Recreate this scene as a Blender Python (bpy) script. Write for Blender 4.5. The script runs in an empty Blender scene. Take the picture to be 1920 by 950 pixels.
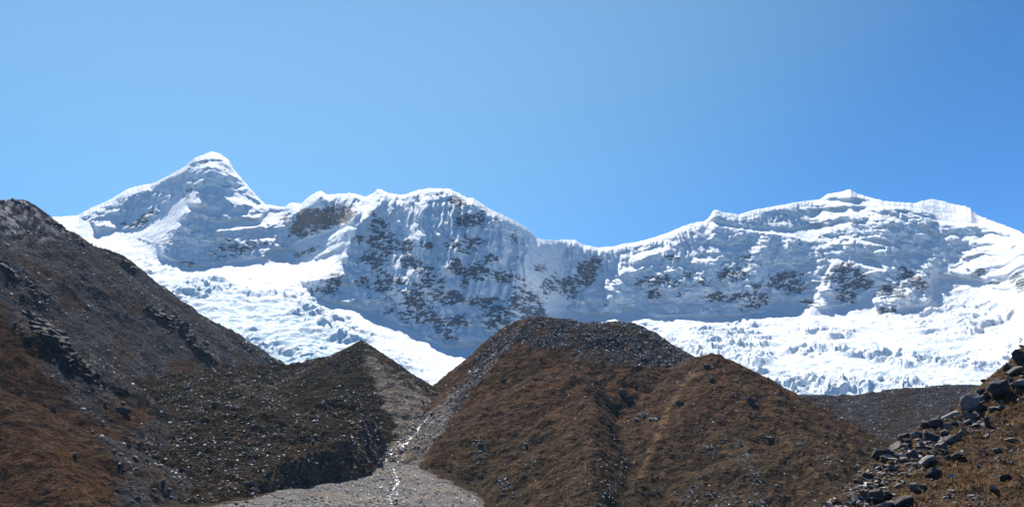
import bpy, bmesh, math, random
import numpy as np
from mathutils import Matrix, Vector, Euler
sc = bpy.context.scene
col = sc.collection
R = math.radians

# ------------------------------------------------------------------ camera, sky, sun, exposure
F_PX, PITCH = 1844.0, R(11.5)          # focal length in pixels of a 1920 x 950 frame
cam_d = bpy.data.cameras.new('camera'); cam = bpy.data.objects.new('camera', cam_d); col.objects.link(cam)
cam_d.sensor_width = 36.0; cam_d.lens = F_PX / 1920 * 36.0
cam_d.clip_start = 0.1; cam_d.clip_end = 60000
cam.location = (0, 0, 0); cam.rotation_euler = (R(90) + PITCH, 0, 0)
sc.camera = cam

SUN_EL, SUN_AZ = R(49), R(-17)          # azimuth from +Y, negative = left
w = bpy.data.worlds.new("World"); sc.world = w; w.use_nodes = True
nt = w.node_tree; bg = nt.nodes['Background']
sky = nt.nodes.new('ShaderNodeTexSky'); sky.sky_type = 'NISHITA'; sky.sun_disc = False
sky.sun_elevation = SUN_EL; sky.sun_rotation = SUN_AZ
sky.altitude = 4300; sky.air_density = 1.0; sky.dust_density = 0.35; sky.ozone_density = 3.0
# clear mountain air: the blue deepens away from the sun, then is lifted farther round to lighten shaded snow
SUN = Vector((math.sin(SUN_AZ)*math.cos(SUN_EL), math.cos(SUN_AZ)*math.cos(SUN_EL), math.sin(SUN_EL)))
tcs = nt.nodes.new('ShaderNodeTexCoord'); dp = nt.nodes.new('ShaderNodeVectorMath'); dp.operation = 'DOT_PRODUCT'
nt.links.new(tcs.outputs['Generated'], dp.inputs[0]); dp.inputs[1].default_value = SUN
rmp = nt.nodes.new('ShaderNodeValToRGB'); nt.links.new(dp.outputs['Value'], rmp.inputs[0]); rmp.color_ramp.interpolation = 'B_SPLINE'
for i_, (p_, c_) in enumerate(((0.0, (.22, .43, .58)), (.56, (.15, .35, .50)), (.715, (.12, .33, .47)), (.82, (.39, .545, .495)), (.91, (.58, .695, .61)))):
    e_ = rmp.color_ramp.elements[i_] if i_ < 2 else rmp.color_ramp.elements.new(p_)
    e_.position = p_; e_.color = (*c_, 1)
mx = nt.nodes.new('ShaderNodeMix'); mx.data_type = 'RGBA'; mx.blend_type = 'MULTIPLY'; mx.inputs[0].default_value = 1
nt.links.new(sky.outputs[0], mx.inputs[6]); nt.links.new(rmp.outputs[0], mx.inputs[7])
nt.links.new(mx.outputs[2], bg.inputs[0]); bg.inputs[1].default_value = 0.15
sl = bpy.data.lights.new('sun', 'SUN'); sl.energy = 5.0; sl.angle = R(0.53); sl.color = (1.0, 0.965, 0.91)
so = bpy.data.objects.new('sun', sl); col.objects.link(so)
SUN = Vector((math.sin(SUN_AZ)*math.cos(SUN_EL), math.cos(SUN_AZ)*math.cos(SUN_EL), math.sin(SUN_EL)))
so.rotation_euler = SUN.to_track_quat('Z', 'Y').to_euler(); so.location = (0, 0, 500)
sc.view_settings.view_transform = 'Standard'; sc.view_settings.look = 'None'
sc.view_settings.exposure = 1.0; sc.view_settings.gamma = 1

# ------------------------------------------------------------------ picture <-> place
CP, SP = math.cos(PITCH), math.sin(PITCH)
def ray(px, py):
    px = np.asarray(px, float); py = np.asarray(py, float)
    X = (px - 960)/F_PX; V = (475 - py)/F_PX
    dy = CP - V*SP; dz = SP + V*CP; h = np.hypot(X, dy)
    return X/dy, dz/h                     # tan(azimuth), tan(elevation)
def proj(x, y, z):
    d = y*CP + z*SP; v = -y*SP + z*CP
    return 960 + F_PX*x/d, 475 - F_PX*v/d
def P(px, py, r):
    u, te = ray(px, py); a = math.atan(u)
    return (r*math.sin(a), r*math.cos(a), r*float(te))

# ------------------------------------------------------------------ numpy noise
def _h(ix, iy, s):
    n = (ix.astype(np.int64)*374761393 + iy.astype(np.int64)*668265263 + s*982451653) & 0xffffffff
    n = ((n ^ (n >> 13))*1274126177) & 0xffffffff
    return ((n ^ (n >> 16)) & 0xffff).astype(np.float32)/65535.0
def perlin(x, y, s=0):
    xi = np.floor(x); yi = np.floor(y); fx = (x-xi).astype(np.float32); fy = (y-yi).astype(np.float32)
    xi = xi.astype(np.int64); yi = yi.astype(np.int64)
    def g(dx, dy):
        a = _h(xi+dx, yi+dy, s)*6.2831853
        return np.cos(a)*(fx-dx) + np.sin(a)*(fy-dy)
    u = fx*fx*fx*(fx*(fx*6-15)+10); v = fy*fy*fy*(fy*(fy*6-15)+10)
    a = g(0,0); b = g(1,0); c = g(0,1); d = g(1,1)
    return ((a+(b-a)*u) + ((c+(d-c)*u)-(a+(b-a)*u))*v)*1.5
def fbm(x, y, s=0, o=4, l=2.03, g=.5):
    r = 0; A = 1; t = 0
    for i in range(o):
        r = r + A*perlin(x, y, s+i*17); t += A; A *= g; x = x*l+3.7; y = y*l+1.3
    return r/t*1.4
def ridged(x, y, s=0, o=3):
    r = 0; A = 1; t = 0
    for i in range(o):
        r = r + A*(1-np.abs(perlin(x, y, s+i*13))*1.6); t += A; A *= .5; x = x*2.07+5; y = y*2.07+2
    return r/t
def worley(x, y, s=0):
    xi = np.floor(x).astype(np.int64); yi = np.floor(y).astype(np.int64)
    f1 = np.full(x.shape, 9., np.float32); f2 = f1.copy(); cid = np.zeros(x.shape, np.float32)
    for dx in (-1,0,1):
        for dy in (-1,0,1):
            cx = xi+dx; cy = yi+dy
            d = np.hypot(cx+_h(cx,cy,s)-x, cy+_h(cx,cy,s+5)-y).astype(np.float32)
            n = d < f1
            f2 = np.where(n, f1, np.minimum(f2, d)); cid = np.where(n, _h(cx,cy,s+9), cid); f1 = np.where(n, d, f1)
    return f1, f2, cid
def sstep(a, b, x):
    t = np.clip((x-a)/(b-a), 0, 1); return t*t*(3-2*t)
def mix(a, b, t):
    return a + (b-a)*t[..., None]

# ------------------------------------------------------------------ maps drawn over the scenery (regions of slope, cover, rock)
def inpoly(X, Y, poly):
    r = np.zeros(X.shape, bool); n = len(poly)
    for i in range(n):
        x1, y1 = poly[i]; x2, y2 = poly[(i+1) % n]
        if y1 == y2: continue
        c = ((y1 > Y) != (y2 > Y)) & (X < (x2-x1)*(Y-y1)/(y2-y1)+x1)
        r ^= c
    return r
class Map:
    def __init__(s, x0, y0, x1, y1, step, val):
        s.x0, s.y0, s.st = x0, y0, step
        s.X, s.Y = np.meshgrid(np.arange(x0, x1, step), np.arange(y0, y1, step))
        s.A = np.full(s.X.shape, float(val))
    def poly(s, pts, v):
        s.A[inpoly(s.X, s.Y, pts)] = v; return s
    def line(s, pts, wd, v, add=False):
        D = linedist(s.X, s.Y, pts)[0]
        k = np.exp(-(D/wd)**2)
        s.A = s.A + v*k if add else s.A*(1-k) + v*k
        return s
    def ell(s, cx, cy, rx, ry, v):
        k = ((s.X-cx)/rx)**2 + ((s.Y-cy)/ry)**2
        s.A = np.maximum(s.A, v*np.clip(1.35-k*.75, 0, 1)); return s
    def blur(s, sg):
        k = np.exp(-.5*(np.arange(-int(3*sg)-1, int(3*sg)+2)/sg)**2); k /= k.sum(); m = len(k)//2
        A = np.pad(s.A, m, mode='edge')
        A = np.apply_along_axis(lambda v: np.convolve(v, k, 'valid'), 0, A)
        s.A = np.apply_along_axis(lambda v: np.convolve(v, k, 'valid'), 1, A); return s
    def __call__(s, px, py):
        fx = np.clip((px-s.x0)/s.st, 0, s.A.shape[1]-1.001); fy = np.clip((py-s.y0)/s.st, 0, s.A.shape[0]-1.001)
        i = fx.astype(int); j = fy.astype(int); fx = fx-i; fy = fy-j
        return (s.A[j,i]*(1-fx)+s.A[j,i+1]*fx)*(1-fy) + (s.A[j+1,i]*(1-fx)+s.A[j+1,i+1]*fx)*fy
def linedist(X, Y, pts):
    best = None
    for (x1, y1), (x2, y2) in zip(pts[:-1], pts[1:]):
        dx, dy = x2-x1, y2-y1; L = dx*dx+dy*dy+1e-9
        t = np.clip(((X-x1)*dx+(Y-y1)*dy)/L, 0, 1)
        d = np.hypot(X-x1-t*dx, Y-y1-t*dy); sd = np.sign(dx*(Y-y1)-dy*(X-x1))
        if best is None: best = [d, sd]
        else:
            m = d < best[0]; best = [np.where(m, d, best[0]), np.where(m, sd, best[1])]
    return best

# ------------------------------------------------------------------ mesh helpers
def tag(o, label=None, cat=None, group=None, kind=None):
    for k, v in (('label', label), ('category', cat), ('group', group), ('kind', kind)):
        if v: o[k] = v
    return o
def mesh_np(name, V, Fq, mat, smooth=True, attrs=None, normals=None):
    me = bpy.data.meshes.new(name); V = np.ascontiguousarray(V, np.float32); Fq = np.ascontiguousarray(Fq, np.int32)
    n, k = Fq.shape
    me.vertices.add(len(V)); me.vertices.foreach_set('co', V.ravel())
    me.loops.add(n*k); me.loops.foreach_set('vertex_index', Fq.ravel())
    me.polygons.add(n); me.polygons.foreach_set('loop_start', np.arange(0, n*k, k, dtype=np.int32))
    me.polygons.foreach_set('use_smooth', np.full(n, smooth, bool))
    me.update(calc_edges=True)
    for an, a in (attrs or {}).items():
        if a.ndim == 2:
            at = me.attributes.new(an, 'FLOAT_COLOR', 'POINT')
            at.data.foreach_set('color', np.hstack([a, np.ones((len(a), 1))]).astype(np.float32).ravel())
        else:
            at = me.attributes.new(an, 'FLOAT', 'POINT'); at.data.foreach_set('value', a.astype(np.float32))
    if normals is not None: me.normals_split_custom_set_from_vertices(normals.astype(np.float32))
    me.materials.append(mat)
    o = bpy.data.objects.new(name, me); col.objects.link(o)
    return o
def grid_faces(nr, nc):
    i = (np.arange(nr-1)[:, None]*nc + np.arange(nc-1)[None]).ravel()
    return np.stack([i, i+1, i+nc+1, i+nc], 1)
def compact(V, Fq, *arrs):
    used = np.zeros(len(V), bool); used[Fq.ravel()] = True
    idx = np.cumsum(used)-1
    return (V[used], idx[Fq]) + tuple(a[used] for a in arrs)
def vnormals(V, Fq):
    N = np.zeros_like(V); a = V[Fq[:,2]]-V[Fq[:,0]]; b = V[Fq[:,3]]-V[Fq[:,1]]
    n = np.cross(a, b)
    for k in range(4): np.add.at(N, Fq[:,k], n)
    return N/(np.linalg.norm(N, axis=1, keepdims=True)+1e-12)

# ------------------------------------------------------------------ materials
class NT:
    def __init__(s, name):
        s.m = bpy.data.materials.new(name); s.m.use_nodes = True; s.t = s.m.node_tree
        s.b = s.t.nodes['Principled BSDF']
    def n(s, typ, **kw):
        nd = s.t.nodes.new(typ)
        for k, v in kw.items():
            if k.startswith('i_'):
                key = k[2:]; key = int(key) if key.isdigit() else key
                nd.inputs[key].default_value = v
            else: setattr(nd, k, v)
        return nd
    def l(s, a, b): s.t.links.new(a, b)
    def attr(s, name): return s.n('ShaderNodeAttribute', attribute_name=name)
    def noise(s, scale, detail=4, rough=.6, vec=None):
        nd = s.n('ShaderNodeTexNoise', i_Scale=scale, i_Detail=detail, i_Roughness=rough)
        if vec is None:
            g = s.n('ShaderNodeNewGeometry'); vec = g.outputs['Position']
        s.l(vec, nd.inputs['Vector']); return nd
    def ramp(s, inp, stops):
        r = s.n('ShaderNodeValToRGB'); e = r.color_ramp.elements
        while len(e) < len(stops): e.new(.5)
        for q, (p, c) in zip(e, stops): q.position = p; q.color = (*c, 1) if len(c) == 3 else c
        s.l(inp, r.inputs[0]); return r
    def mixc(s, a, b, f, mode='MIX'):
        x = s.n('ShaderNodeMix', data_type='RGBA', blend_type=mode)
        for v, i in ((f, 0), (a, 6), (b, 7)):
            if hasattr(v, 'is_linked'): s.l(v, x.inputs[i])
            else: x.inputs[i].default_value = v if i == 0 else (*v, 1)
        return x.outputs[2]
    def bump(s, h, strength, dist, prev=None):
        b = s.n('ShaderNodeBump', i_Strength=strength, i_Distance=dist); s.l(h, b.inputs['Height'])
        if prev is not None: s.l(prev, b.inputs['Normal'])
        return b.outputs[0]
def mat_ground(name, s1, s2, bump=2.8, lo=.22, hi=1.95):
    m = NT(name); a = m.attr('col')
    n1 = m.noise(s1, 5, .7); n2 = m.noise(s2, 3, .6)
    r1 = m.ramp(n1.outputs[0], [(.28, (lo,)*3), (.5, (1,)*3), (.74, (hi,)*3)])
    r2 = m.ramp(n2.outputs[0], [(.3, (.75,)*3), (.7, (1.25,)*3)])
    c = m.mixc(a.outputs[0], r1.outputs[0], 1.0, 'MULTIPLY'); c = m.mixc(c, r2.outputs[0], 1.0, 'MULTIPLY')
    n3 = m.noise(s1*2.2, 3, .6); r3 = m.ramp(n3.outputs[0], [(.34, (.55,)*3), (.56, (1,)*3), (.64, (1.25,)*3), (.72, (2.3,)*3)])
    c = m.mixc(c, r3.outputs[0], 1.0, 'MULTIPLY')
    m.l(c, m.b.inputs['Base Color'])
    b = m.bump(n1.outputs[0], .9, bump/s1*.25); b = m.bump(n2.outputs[0], .8, bump/s2*.22, b)
    m.l(b, m.b.inputs['Normal'])
    m.b.inputs['Roughness'].default_value = 1; m.b.inputs['Specular IOR Level'].default_value = .0
    return m.m
def mat_rock(name, c1, c2, scale, attr=False):
    m = NT(name); n1 = m.noise(scale, 6, .65); n2 = m.noise(scale*5, 4, .7)
    r = m.ramp(n1.outputs[0], [(.3, c1), (.7, c2)])
    r2 = m.ramp(n2.outputs[0], [(.3, (.65,)*3), (.6, (1.1,)*3), (.75, (1.4,)*3)])
    c = m.mixc(r.outputs[0], r2.outputs[0], 1.0, 'MULTIPLY')
    if attr: c = m.mixc(c, m.attr('col').outputs[0], 1.0, 'MULTIPLY')
    m.l(c, m.b.inputs['Base Color'])
    b = m.bump(n1.outputs[0], .8, .3/scale); b = m.bump(n2.outputs[0], .7, .12/scale, b)
    m.l(b, m.b.inputs['Normal'])
    m.b.inputs['Roughness'].default_value = .88; m.b.inputs['Specular IOR Level'].default_value = .15
    return m.m
def mat_snow():
    m = NT('snow_ice_rock')
    rock = m.attr('rock'); ice = m.attr('ice'); brown = m.attr('brown')
    n1 = m.noise(.035, 6, .7); n2 = m.noise(.11, 5, .7); n3 = m.noise(.012, 4, .6)
    snow = m.ramp(n3.outputs[0], [(.3, (.80, .84, .88)), (.7, (.88, .89, .90))])
    icec = m.ramp(n2.outputs[0], [(.3, (.42, .66, .74)), (.7, (.72, .84, .87))])
    rk = m.ramp(n2.outputs[0], [(.28, (.060, .066, .084)), (.5, (.115, .12, .14)), (.75, (.24, .24, .26))])
    rb = m.ramp(n2.outputs[0], [(.28, (.13, .085, .062)), (.5, (.26, .18, .135)), (.75, (.38, .29, .23))])
    # finer break-up of the rock edges
    q = m.n('ShaderNodeMath', operation='MULTIPLY_ADD'); m.l(n2.outputs[0], q.inputs[0]); q.inputs[1].default_value = 2.0; q.inputs[2].default_value = -1.0
    q2 = m.n('ShaderNodeMath', operation='ADD'); m.l(q.outputs[0], q2.inputs[0]); m.l(rock.outputs['Fac'], q2.inputs[1])
    rm = m.ramp(q2.outputs[0], [(.42, (0,)*3), (.58, (1,)*3)])
    c = m.mixc(snow.outputs[0], icec.outputs[0], ice.outputs['Fac'])
    rr = m.mixc(rk.outputs[0], rb.outputs[0], brown.outputs['Fac'])
    c = m.mixc(c, rr, rm.outputs[0])
    m.l(c, m.b.inputs['Base Color'])
    b = m.bump(n1.outputs[0], 1.0, 9.0); b = m.bump(n2.outputs[0], 1.0, 6.0, b)
    m.l(b, m.b.inputs['Normal'])
    m.b.inputs['Roughness'].default_value = .75; m.b.inputs['Specular IOR Level'].default_value = .2
    return m.m
M_SNOW = mat_snow()

# ------------------------------------------------------------------ SNOW MASSIF: crest traced, face built up from slope angles
SKY = [(-300,470),(-100,452),(0,446),(84,408),(145,404),(168,391),(199,378),(220,366),(236,356),(243,353),(256,349),(286,344),(317,329),(347,312),(367,295),(382,290),(397,284),(414,289),(428,299),(441,321),(461,344),(482,368),(498,383),(522,387),(534,388),(542,381),(550,380),(564,382),(581,367),(592,361),(601,357),(607,361),(614,365),(641,363),(662,362),(685,369),(699,363),(709,354),(718,357),(729,362),(756,366),(769,361),(786,356),(803,353),(843,354),(864,364),(877,371),(887,371),(901,380),(918,392),(941,402),(965,414),(988,428),(1000,439),(1005,446),(1019,449),(1039,451),(1060,449),(1079,450),(1093,458),(1119,464),(1152,462),(1167,457),(1192,454),(1227,445),(1253,436),(1283,423),(1308,416),(1321,415),(1331,406),(1338,394),(1344,393),(1354,398),(1387,402),(1414,393),(1430,391),(1455,386),(1501,378),(1537,374),(1551,364),(1575,360),(1594,355),(1608,363),(1635,371),(1660,377),(1715,381),(1731,376),(1748,373),(1769,377),(1783,382),(1808,386),(1819,390),(1832,403),(1871,418),(1906,431),(1920,438),(2000,470),(2150,505),(2400,560)]
def Z1(L): return [(x/2.969, y/2.969+260) for x, y in L]
def Z2(L): return [(x/2.969+500, y/2.969+330) for x, y in L]
def Z3(L): return [(x/3.958+1000, y/3.958+330) for x, y in L]
def Z4(L): return [(x/3.654+1400, y/3.654+330) for x, y in L]
S = Map(-360, 250, 2460, 800, 2, 52.5)
S.poly([(560,470),(700,540),(820,480),(1000,500),(1060,590),(930,660),(700,600)], 57)
S.poly([(1080,480),(1280,500),(1500,470),(1520,590),(1080,600)], 54.5)
# lower glaciers
S.poly([(-360,440),(85,405),(150,440),(260,475),(330,495),(400,505),(470,505),(540,490),(600,500),(560,525),(600,560),(660,572),(740,602),(790,630),(835,652),(930,645),(900,800),(-360,800)], 22)
S.poly([(900,800),(930,650),(1010,592),(1040,578),(1100,590),(1180,585),(1240,594),(1380,592),(1450,580),(1500,570),(1560,585),(1640,590),(1740,570),(1760,545),(1800,535),(1900,555),(2460,600),(2460,800)], 22)
S.poly([(240,500),(400,530),(540,560),(700,660),(560,720),(400,620)], 27)
S.poly([(560,600),(700,690),(830,740),(760,760),(560,720)], 27)
S.poly([(1040,640),(1920,620),(1920,760),(1040,760)], 17)
# left summit
S.poly(Z1([(430,430),(600,350),(700,285),(760,265),(1030,155),(1100,230),(1000,310),(860,390),(700,480),(640,500),(560,500),(500,470)]), 50)
S.poly(Z1([(250,440),(430,430),(520,480),(540,525),(800,500),(750,560),(880,600),(880,640),(960,680),(1100,720),(1200,700),(1450,670),(1560,630),(1640,670),(1800,680),(1900,640),(1900,760),(1560,790),(1300,800),(1000,720),(700,650),(450,560),(200,490)]), 17)
S.poly(Z1([(350,480),(540,510),(560,535),(420,510)]), 40)
S.poly(Z1([(1080,250),(1100,300),(950,500),(860,580),(760,550),(830,470),(960,330)]), 38)
S.poly(Z1([(1030,155),(1180,70),(1280,115),(1320,190),(1200,150),(1100,240)]), 46)
S.poly(Z1([(1100,290),(1190,272),(1330,300),(1460,365),(1440,380),(1320,325),(1190,292)]), 18)
S.poly(Z1([(1100,340),(1300,340),(1450,400),(1340,450),(1200,480),(1050,480),(1000,500)]), 50)
S.poly(Z1([(1130,500),(1250,465),(1350,448),(1440,455),(1480,420),(1600,395),(1580,430),(1440,480),(1250,505)]), 16)
S.poly(Z1([(1040,370),(1100,380),(1150,370),(1140,390),(1050,395)]), 25)
S.poly(Z1([(900,620),(1000,590),(1130,520),(1250,505),(1440,480),(1560,440),(1600,600),(1450,660),(1200,695),(1100,710),(960,670)]), 57)
# rock band wall and its ledges
S.poly(Z2([(190,170),(260,180),(420,150),(520,160),(500,220),(440,270),(330,290),(200,345),(120,330),(160,220)]), 64)
S.poly(Z2([(130,390),(200,350),(330,300),(480,260),(540,180),(590,120),(580,200),(500,270),(360,330),(220,400)]), 36)
S.poly(Z2([(0,420),(80,415),(150,455),(250,480),(340,440),(440,385),(410,450),(350,500),(200,530),(50,545),(0,550)]), 17)
# right massif: gentler sunlit shelves
for pl, v in ((([(0,345),(150,360),(300,395),(430,440),(480,400),(560,370),(660,340),(690,300),(640,300),(560,340),(480,330),(420,350),(300,370),(150,355)]), 18),
    ([(510,160),(700,155),(900,172),(1150,188),(1270,155),(1490,205),(1560,270),(1700,320),(1900,395),(1900,430),(1700,350),(1500,310),(1300,260),(1150,215),(900,195),(560,185)], 24),
    ([(1150,190),(1270,155),(1490,205),(1560,280),(1400,260),(1250,230)], 22),
    ([(430,240),(700,215),(850,215),(780,245),(600,265),(430,285)], 20),
    ([(760,440),(880,428),(1000,462),(1000,475),(900,460)], 18),
    ([(1350,398),(1500,402),(1700,392),(1900,455),(1900,470),(1700,435),(1500,418)], 16),
    ([(780,590),(860,570),(900,600),(970,655),(860,615)], 18),
    ([(1270,520),(1350,485),(1370,500),(1330,525)], 20), ([(640,440),(700,430),(720,445),(650,465)], 20), ([(1000,525),(1030,515),(1040,530)], 20),
    ([(1250,265),(1330,265),(1450,300),(1550,310),(1560,330),(1400,330),(1270,300)], 32),
    ([(1030,535),(1050,535),(1260,675),(1230,680)], 30),
    ([(490,670),(560,600),(580,590),(560,640),(520,690)], 22), ([(390,780),(430,735),(560,730),(560,755),(430,765)], 20),
    ([(1260,680),(1400,690),(1600,710),(1680,760),(1900,800),(1900,950),(1250,950),(1265,800)], 33),
    ([(200,945),(360,885),(500,905),(640,880),(760,850),(870,755),(890,780),(850,850),(900,950)], 32)):
    S.poly(Z4(pl), v)
for pl, v in (([(640,690),(720,668),(850,628),(790,680),(625,725)], 14), ([(730,580),(850,555),(900,520),(980,515),(980,535),(900,562),(760,602)], 16),
    ([(1195,605),(1240,592),(1340,592),(1375,617),(1260,614)], 14), ([(1265,335),(1320,330),(1480,362),(1560,378),(1800,393),(1900,410),(1900,430),(1700,405),(1480,377),(1330,357)], 16),
    ([(1430,520),(1470,518),(1475,530),(1440,535)], 16)):
    S.poly(Z3(pl), v)
S.blur(1.6)

# spurs that stand out of the face: metres towards the viewer
B = Map(-360, 250, 2460, 800, 3, 0)
for pts, wd, v in (([(702,360),(672,420),(640,470),(605,515)], 26, 90), ([(398,290),(380,350),(345,420),(310,460)], 20, 70), ([(398,290),(440,400),(470,450)], 40, 40),
    ([(886,372),(880,420),(840,500)], 14, 34), ([(1005,445),(985,500),(955,600)], 26, 60), ([(1150,560),(1180,500),(1230,450)], 22, 50), ([(800,356),(790,450),(800,540)], 16, 30),
    ([(1640,520),(1690,550),(1730,580)], 18, 40), ([(1550,540),(1545,570),(1520,595)], 18, 45), ([(1440,440),(1420,500),(1400,560)], 16, 36), ([(1760,470),(1730,520),(1690,560)], 20, 40),
    ([(1330,480),(1320,540)], 20, 40), ([(1640,430),(1590,470),(1560,500)], 34, 40), ([(150,410),(230,400),(280,440)], 30, 30), ([(930,400),(960,460),(1040,560)], 12, 34), ([(850,360),(860,480)], 9, 22), ([(745,370),(730,470),(760,560)], 13, 26),
    ([(560,385),(520,450),(500,480)], 14, 40)):
    B.line(pts, wd, v, add=True)
B.blur(1.2)

# bare rock, (cx, cy, rx, ry)
K = Map(-360, 250, 2460, 800, 2, 0)
def ells(Z, k, L):
    for cx, cy, rx, ry in L:
        (x, y), = Z([(cx, cy)]); K.ell(x, y, rx/k*1.15, ry/k*1.15, 1)
K.poly(Z2([(190,175),(260,185),(420,155),(520,165),(500,220),(440,270),(330,290),(200,345),(120,330),(160,220)]), 1)
ells(Z2, 2.969, [(620,270,50,40),(640,400,75,90),(510,350,35,25),(560,460,50,20),(590,215,20,20),(780,390,35,30),(800,470,60,35),(890,390,45,25),(740,310,15,10),(1110,250,60,30),(1190,240,25,50),(1070,135,60,25),(1040,185,30,10),(960,100,15,8),(1370,345,20,35),(1280,235,20,20),(1090,390,80,45),(1180,365,30,20),(1110,425,40,20),(1250,455,30,25),(880,520,50,25),(1060,500,40,40),(1160,530,80,50),(1300,560,70,35),(1340,575,30,25),(650,560,50,35),(720,580,60,25),(640,620,60,25),(550,590,40,30),(930,610,70,45),(850,600,40,25),(1110,600,25,20),(860,680,100,50),(1020,680,60,40),(380,570,35,30),(340,640,60,25),(260,640,25,25),(880,770,70,45),(780,770,40,40),(690,750,30,20),(980,830,60,40),(1080,800,50,35),(1220,700,90,30),(1290,770,80,60),(1320,850,60,50),(1250,820,50,20),(1430,690,80,60),(1400,640,50,30),(1470,760,70,50),(1030,905,50,15),(1530,510,30,20),(1600,580,40,25),(1680,620,50,35),(1720,660,20,20),(1710,580,40,25),(1780,540,50,50),(1830,490,40,40),(1570,610,40,40)])
K.poly(Z1([(700,490),(790,425),(860,390),(900,360),(885,400),(840,450),(800,490),(720,510)]), .9)
K.poly(Z1([(990,310),(1060,265),(1110,245),(1060,290),(1000,320)]), .9)
K.poly(Z1([(1130,645),(1250,580),(1400,560),(1480,570),(1420,620),(1300,660),(1180,685)]), .8)
K.poly(Z1([(1610,650),(1700,610),(1800,585),(1780,610),(1700,650),(1640,665)]), .9)
ells(Z1, 2.969, [(690,470,25,12),(1035,330,20,10),(1130,115,25,20),(920,570,30,10),(1050,690,60,12),(1590,440,25,25)])
ells(Z3, 3.958, [(60,680,40,25),(390,760,60,60),(250,820,60,60),(310,880,25,25),(110,820,40,50),(300,770,40,30),(150,770,30,25),(1010,600,30,25),(1070,610,30,12),(940,655,35,15),(820,790,60,25),(940,770,80,35),(1020,790,50,25),(880,850,50,30),(1090,790,30,30),(1150,730,40,30),(1280,790,50,40),(1230,700,30,12),(910,890,60,20),(1090,890,45,20),(1580,620,70,40),(1600,655,40,25),(1480,730,90,40),(1350,895,70,40),(1460,910,30,25),(1550,900,100,30),(1660,820,40,25),(1500,780,30,20),(1800,800,60,50),(1870,790,50,40)])
ells(Z4, 3.654, [(20,600,30,40),(80,755,30,25),(290,720,90,60),(310,770,70,35),(60,860,80,50),(680,680,110,70),(700,770,80,50),(820,730,50,40),(1060,620,40,20),(1120,710,80,50),(1000,790,90,45),(1190,740,60,40),(410,870,60,20),(690,830,50,30),(970,910,60,30),(1870,720,60,50),(1600,660,40,25),(1840,630,40,10),(1690,740,40,12)])
K.blur(1.5)
BR = Map(-360, 250, 2460, 800, 4, 0)
BR.poly(Z2([(150,170),(540,150),(500,230),(330,300),(200,360),(100,330)]), .8).poly(Z1([(1590,660),(1820,570),(1800,640),(1640,700)]), .8).poly(Z3([(400,590),(520,600),(500,700),(400,760),(330,700)]), .7).blur(3)
IC = Map(-360, 250, 2460, 800, 4, 0)
IC.poly([(250,500),(400,525),(540,555),(690,640),(830,735),(760,770),(560,720),(420,620)], .8).poly([(560,620),(650,640),(620,700),(540,690)], 1).poly([(1040,600),(1300,610),(1500,650),(1920,640),(1920,780),(1040,780)], .35).blur(5)
SER = Map(-360, 250, 2460, 800, 4, 0)     # broken ice
SER.poly([(85,470),(250,490),(420,520),(560,550),(640,590),(720,660),(840,740),(760,800),(-300,800)], 1).poly([(1100,625),(1250,605),(1500,600),(1650,605),(1760,560),(1920,580),(2400,640),(2400,800),(1000,800),(1030,660)], 1).poly([(1500,540),(1560,525),(1570,590),(1500,590)],.8).poly([(560,440),(690,400),(640,470),(560,480)],.5).poly([(1740,520),(1920,560),(1920,600),(1740,600)],.5).blur(5)
FLU = Map(-360, 250, 2460, 800, 4, .25)   # fluted faces
FLU.poly([(560,370),(700,362),(1005,450),(1140,465),(1320,420),(1400,400),(1500,380),(1480,410),(1330,430),(1300,480),(1180,500),(1040,570),(800,560),(660,480)], .8).poly([(1070,452),(1310,418),(1300,470),(1100,520)], 1.1).poly(Z1([(600,330),(800,270),(820,420),(600,430)]), .8).poly([(720,360),(890,370),(900,440),(740,440)], 1.0).poly(Z1([(1080,250),(1100,300),(950,500),(860,580),(760,550),(830,470),(960,330)]), .7).poly([(1370,395),(1520,378),(1500,410),(1380,420)], .8).blur(4)

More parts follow.
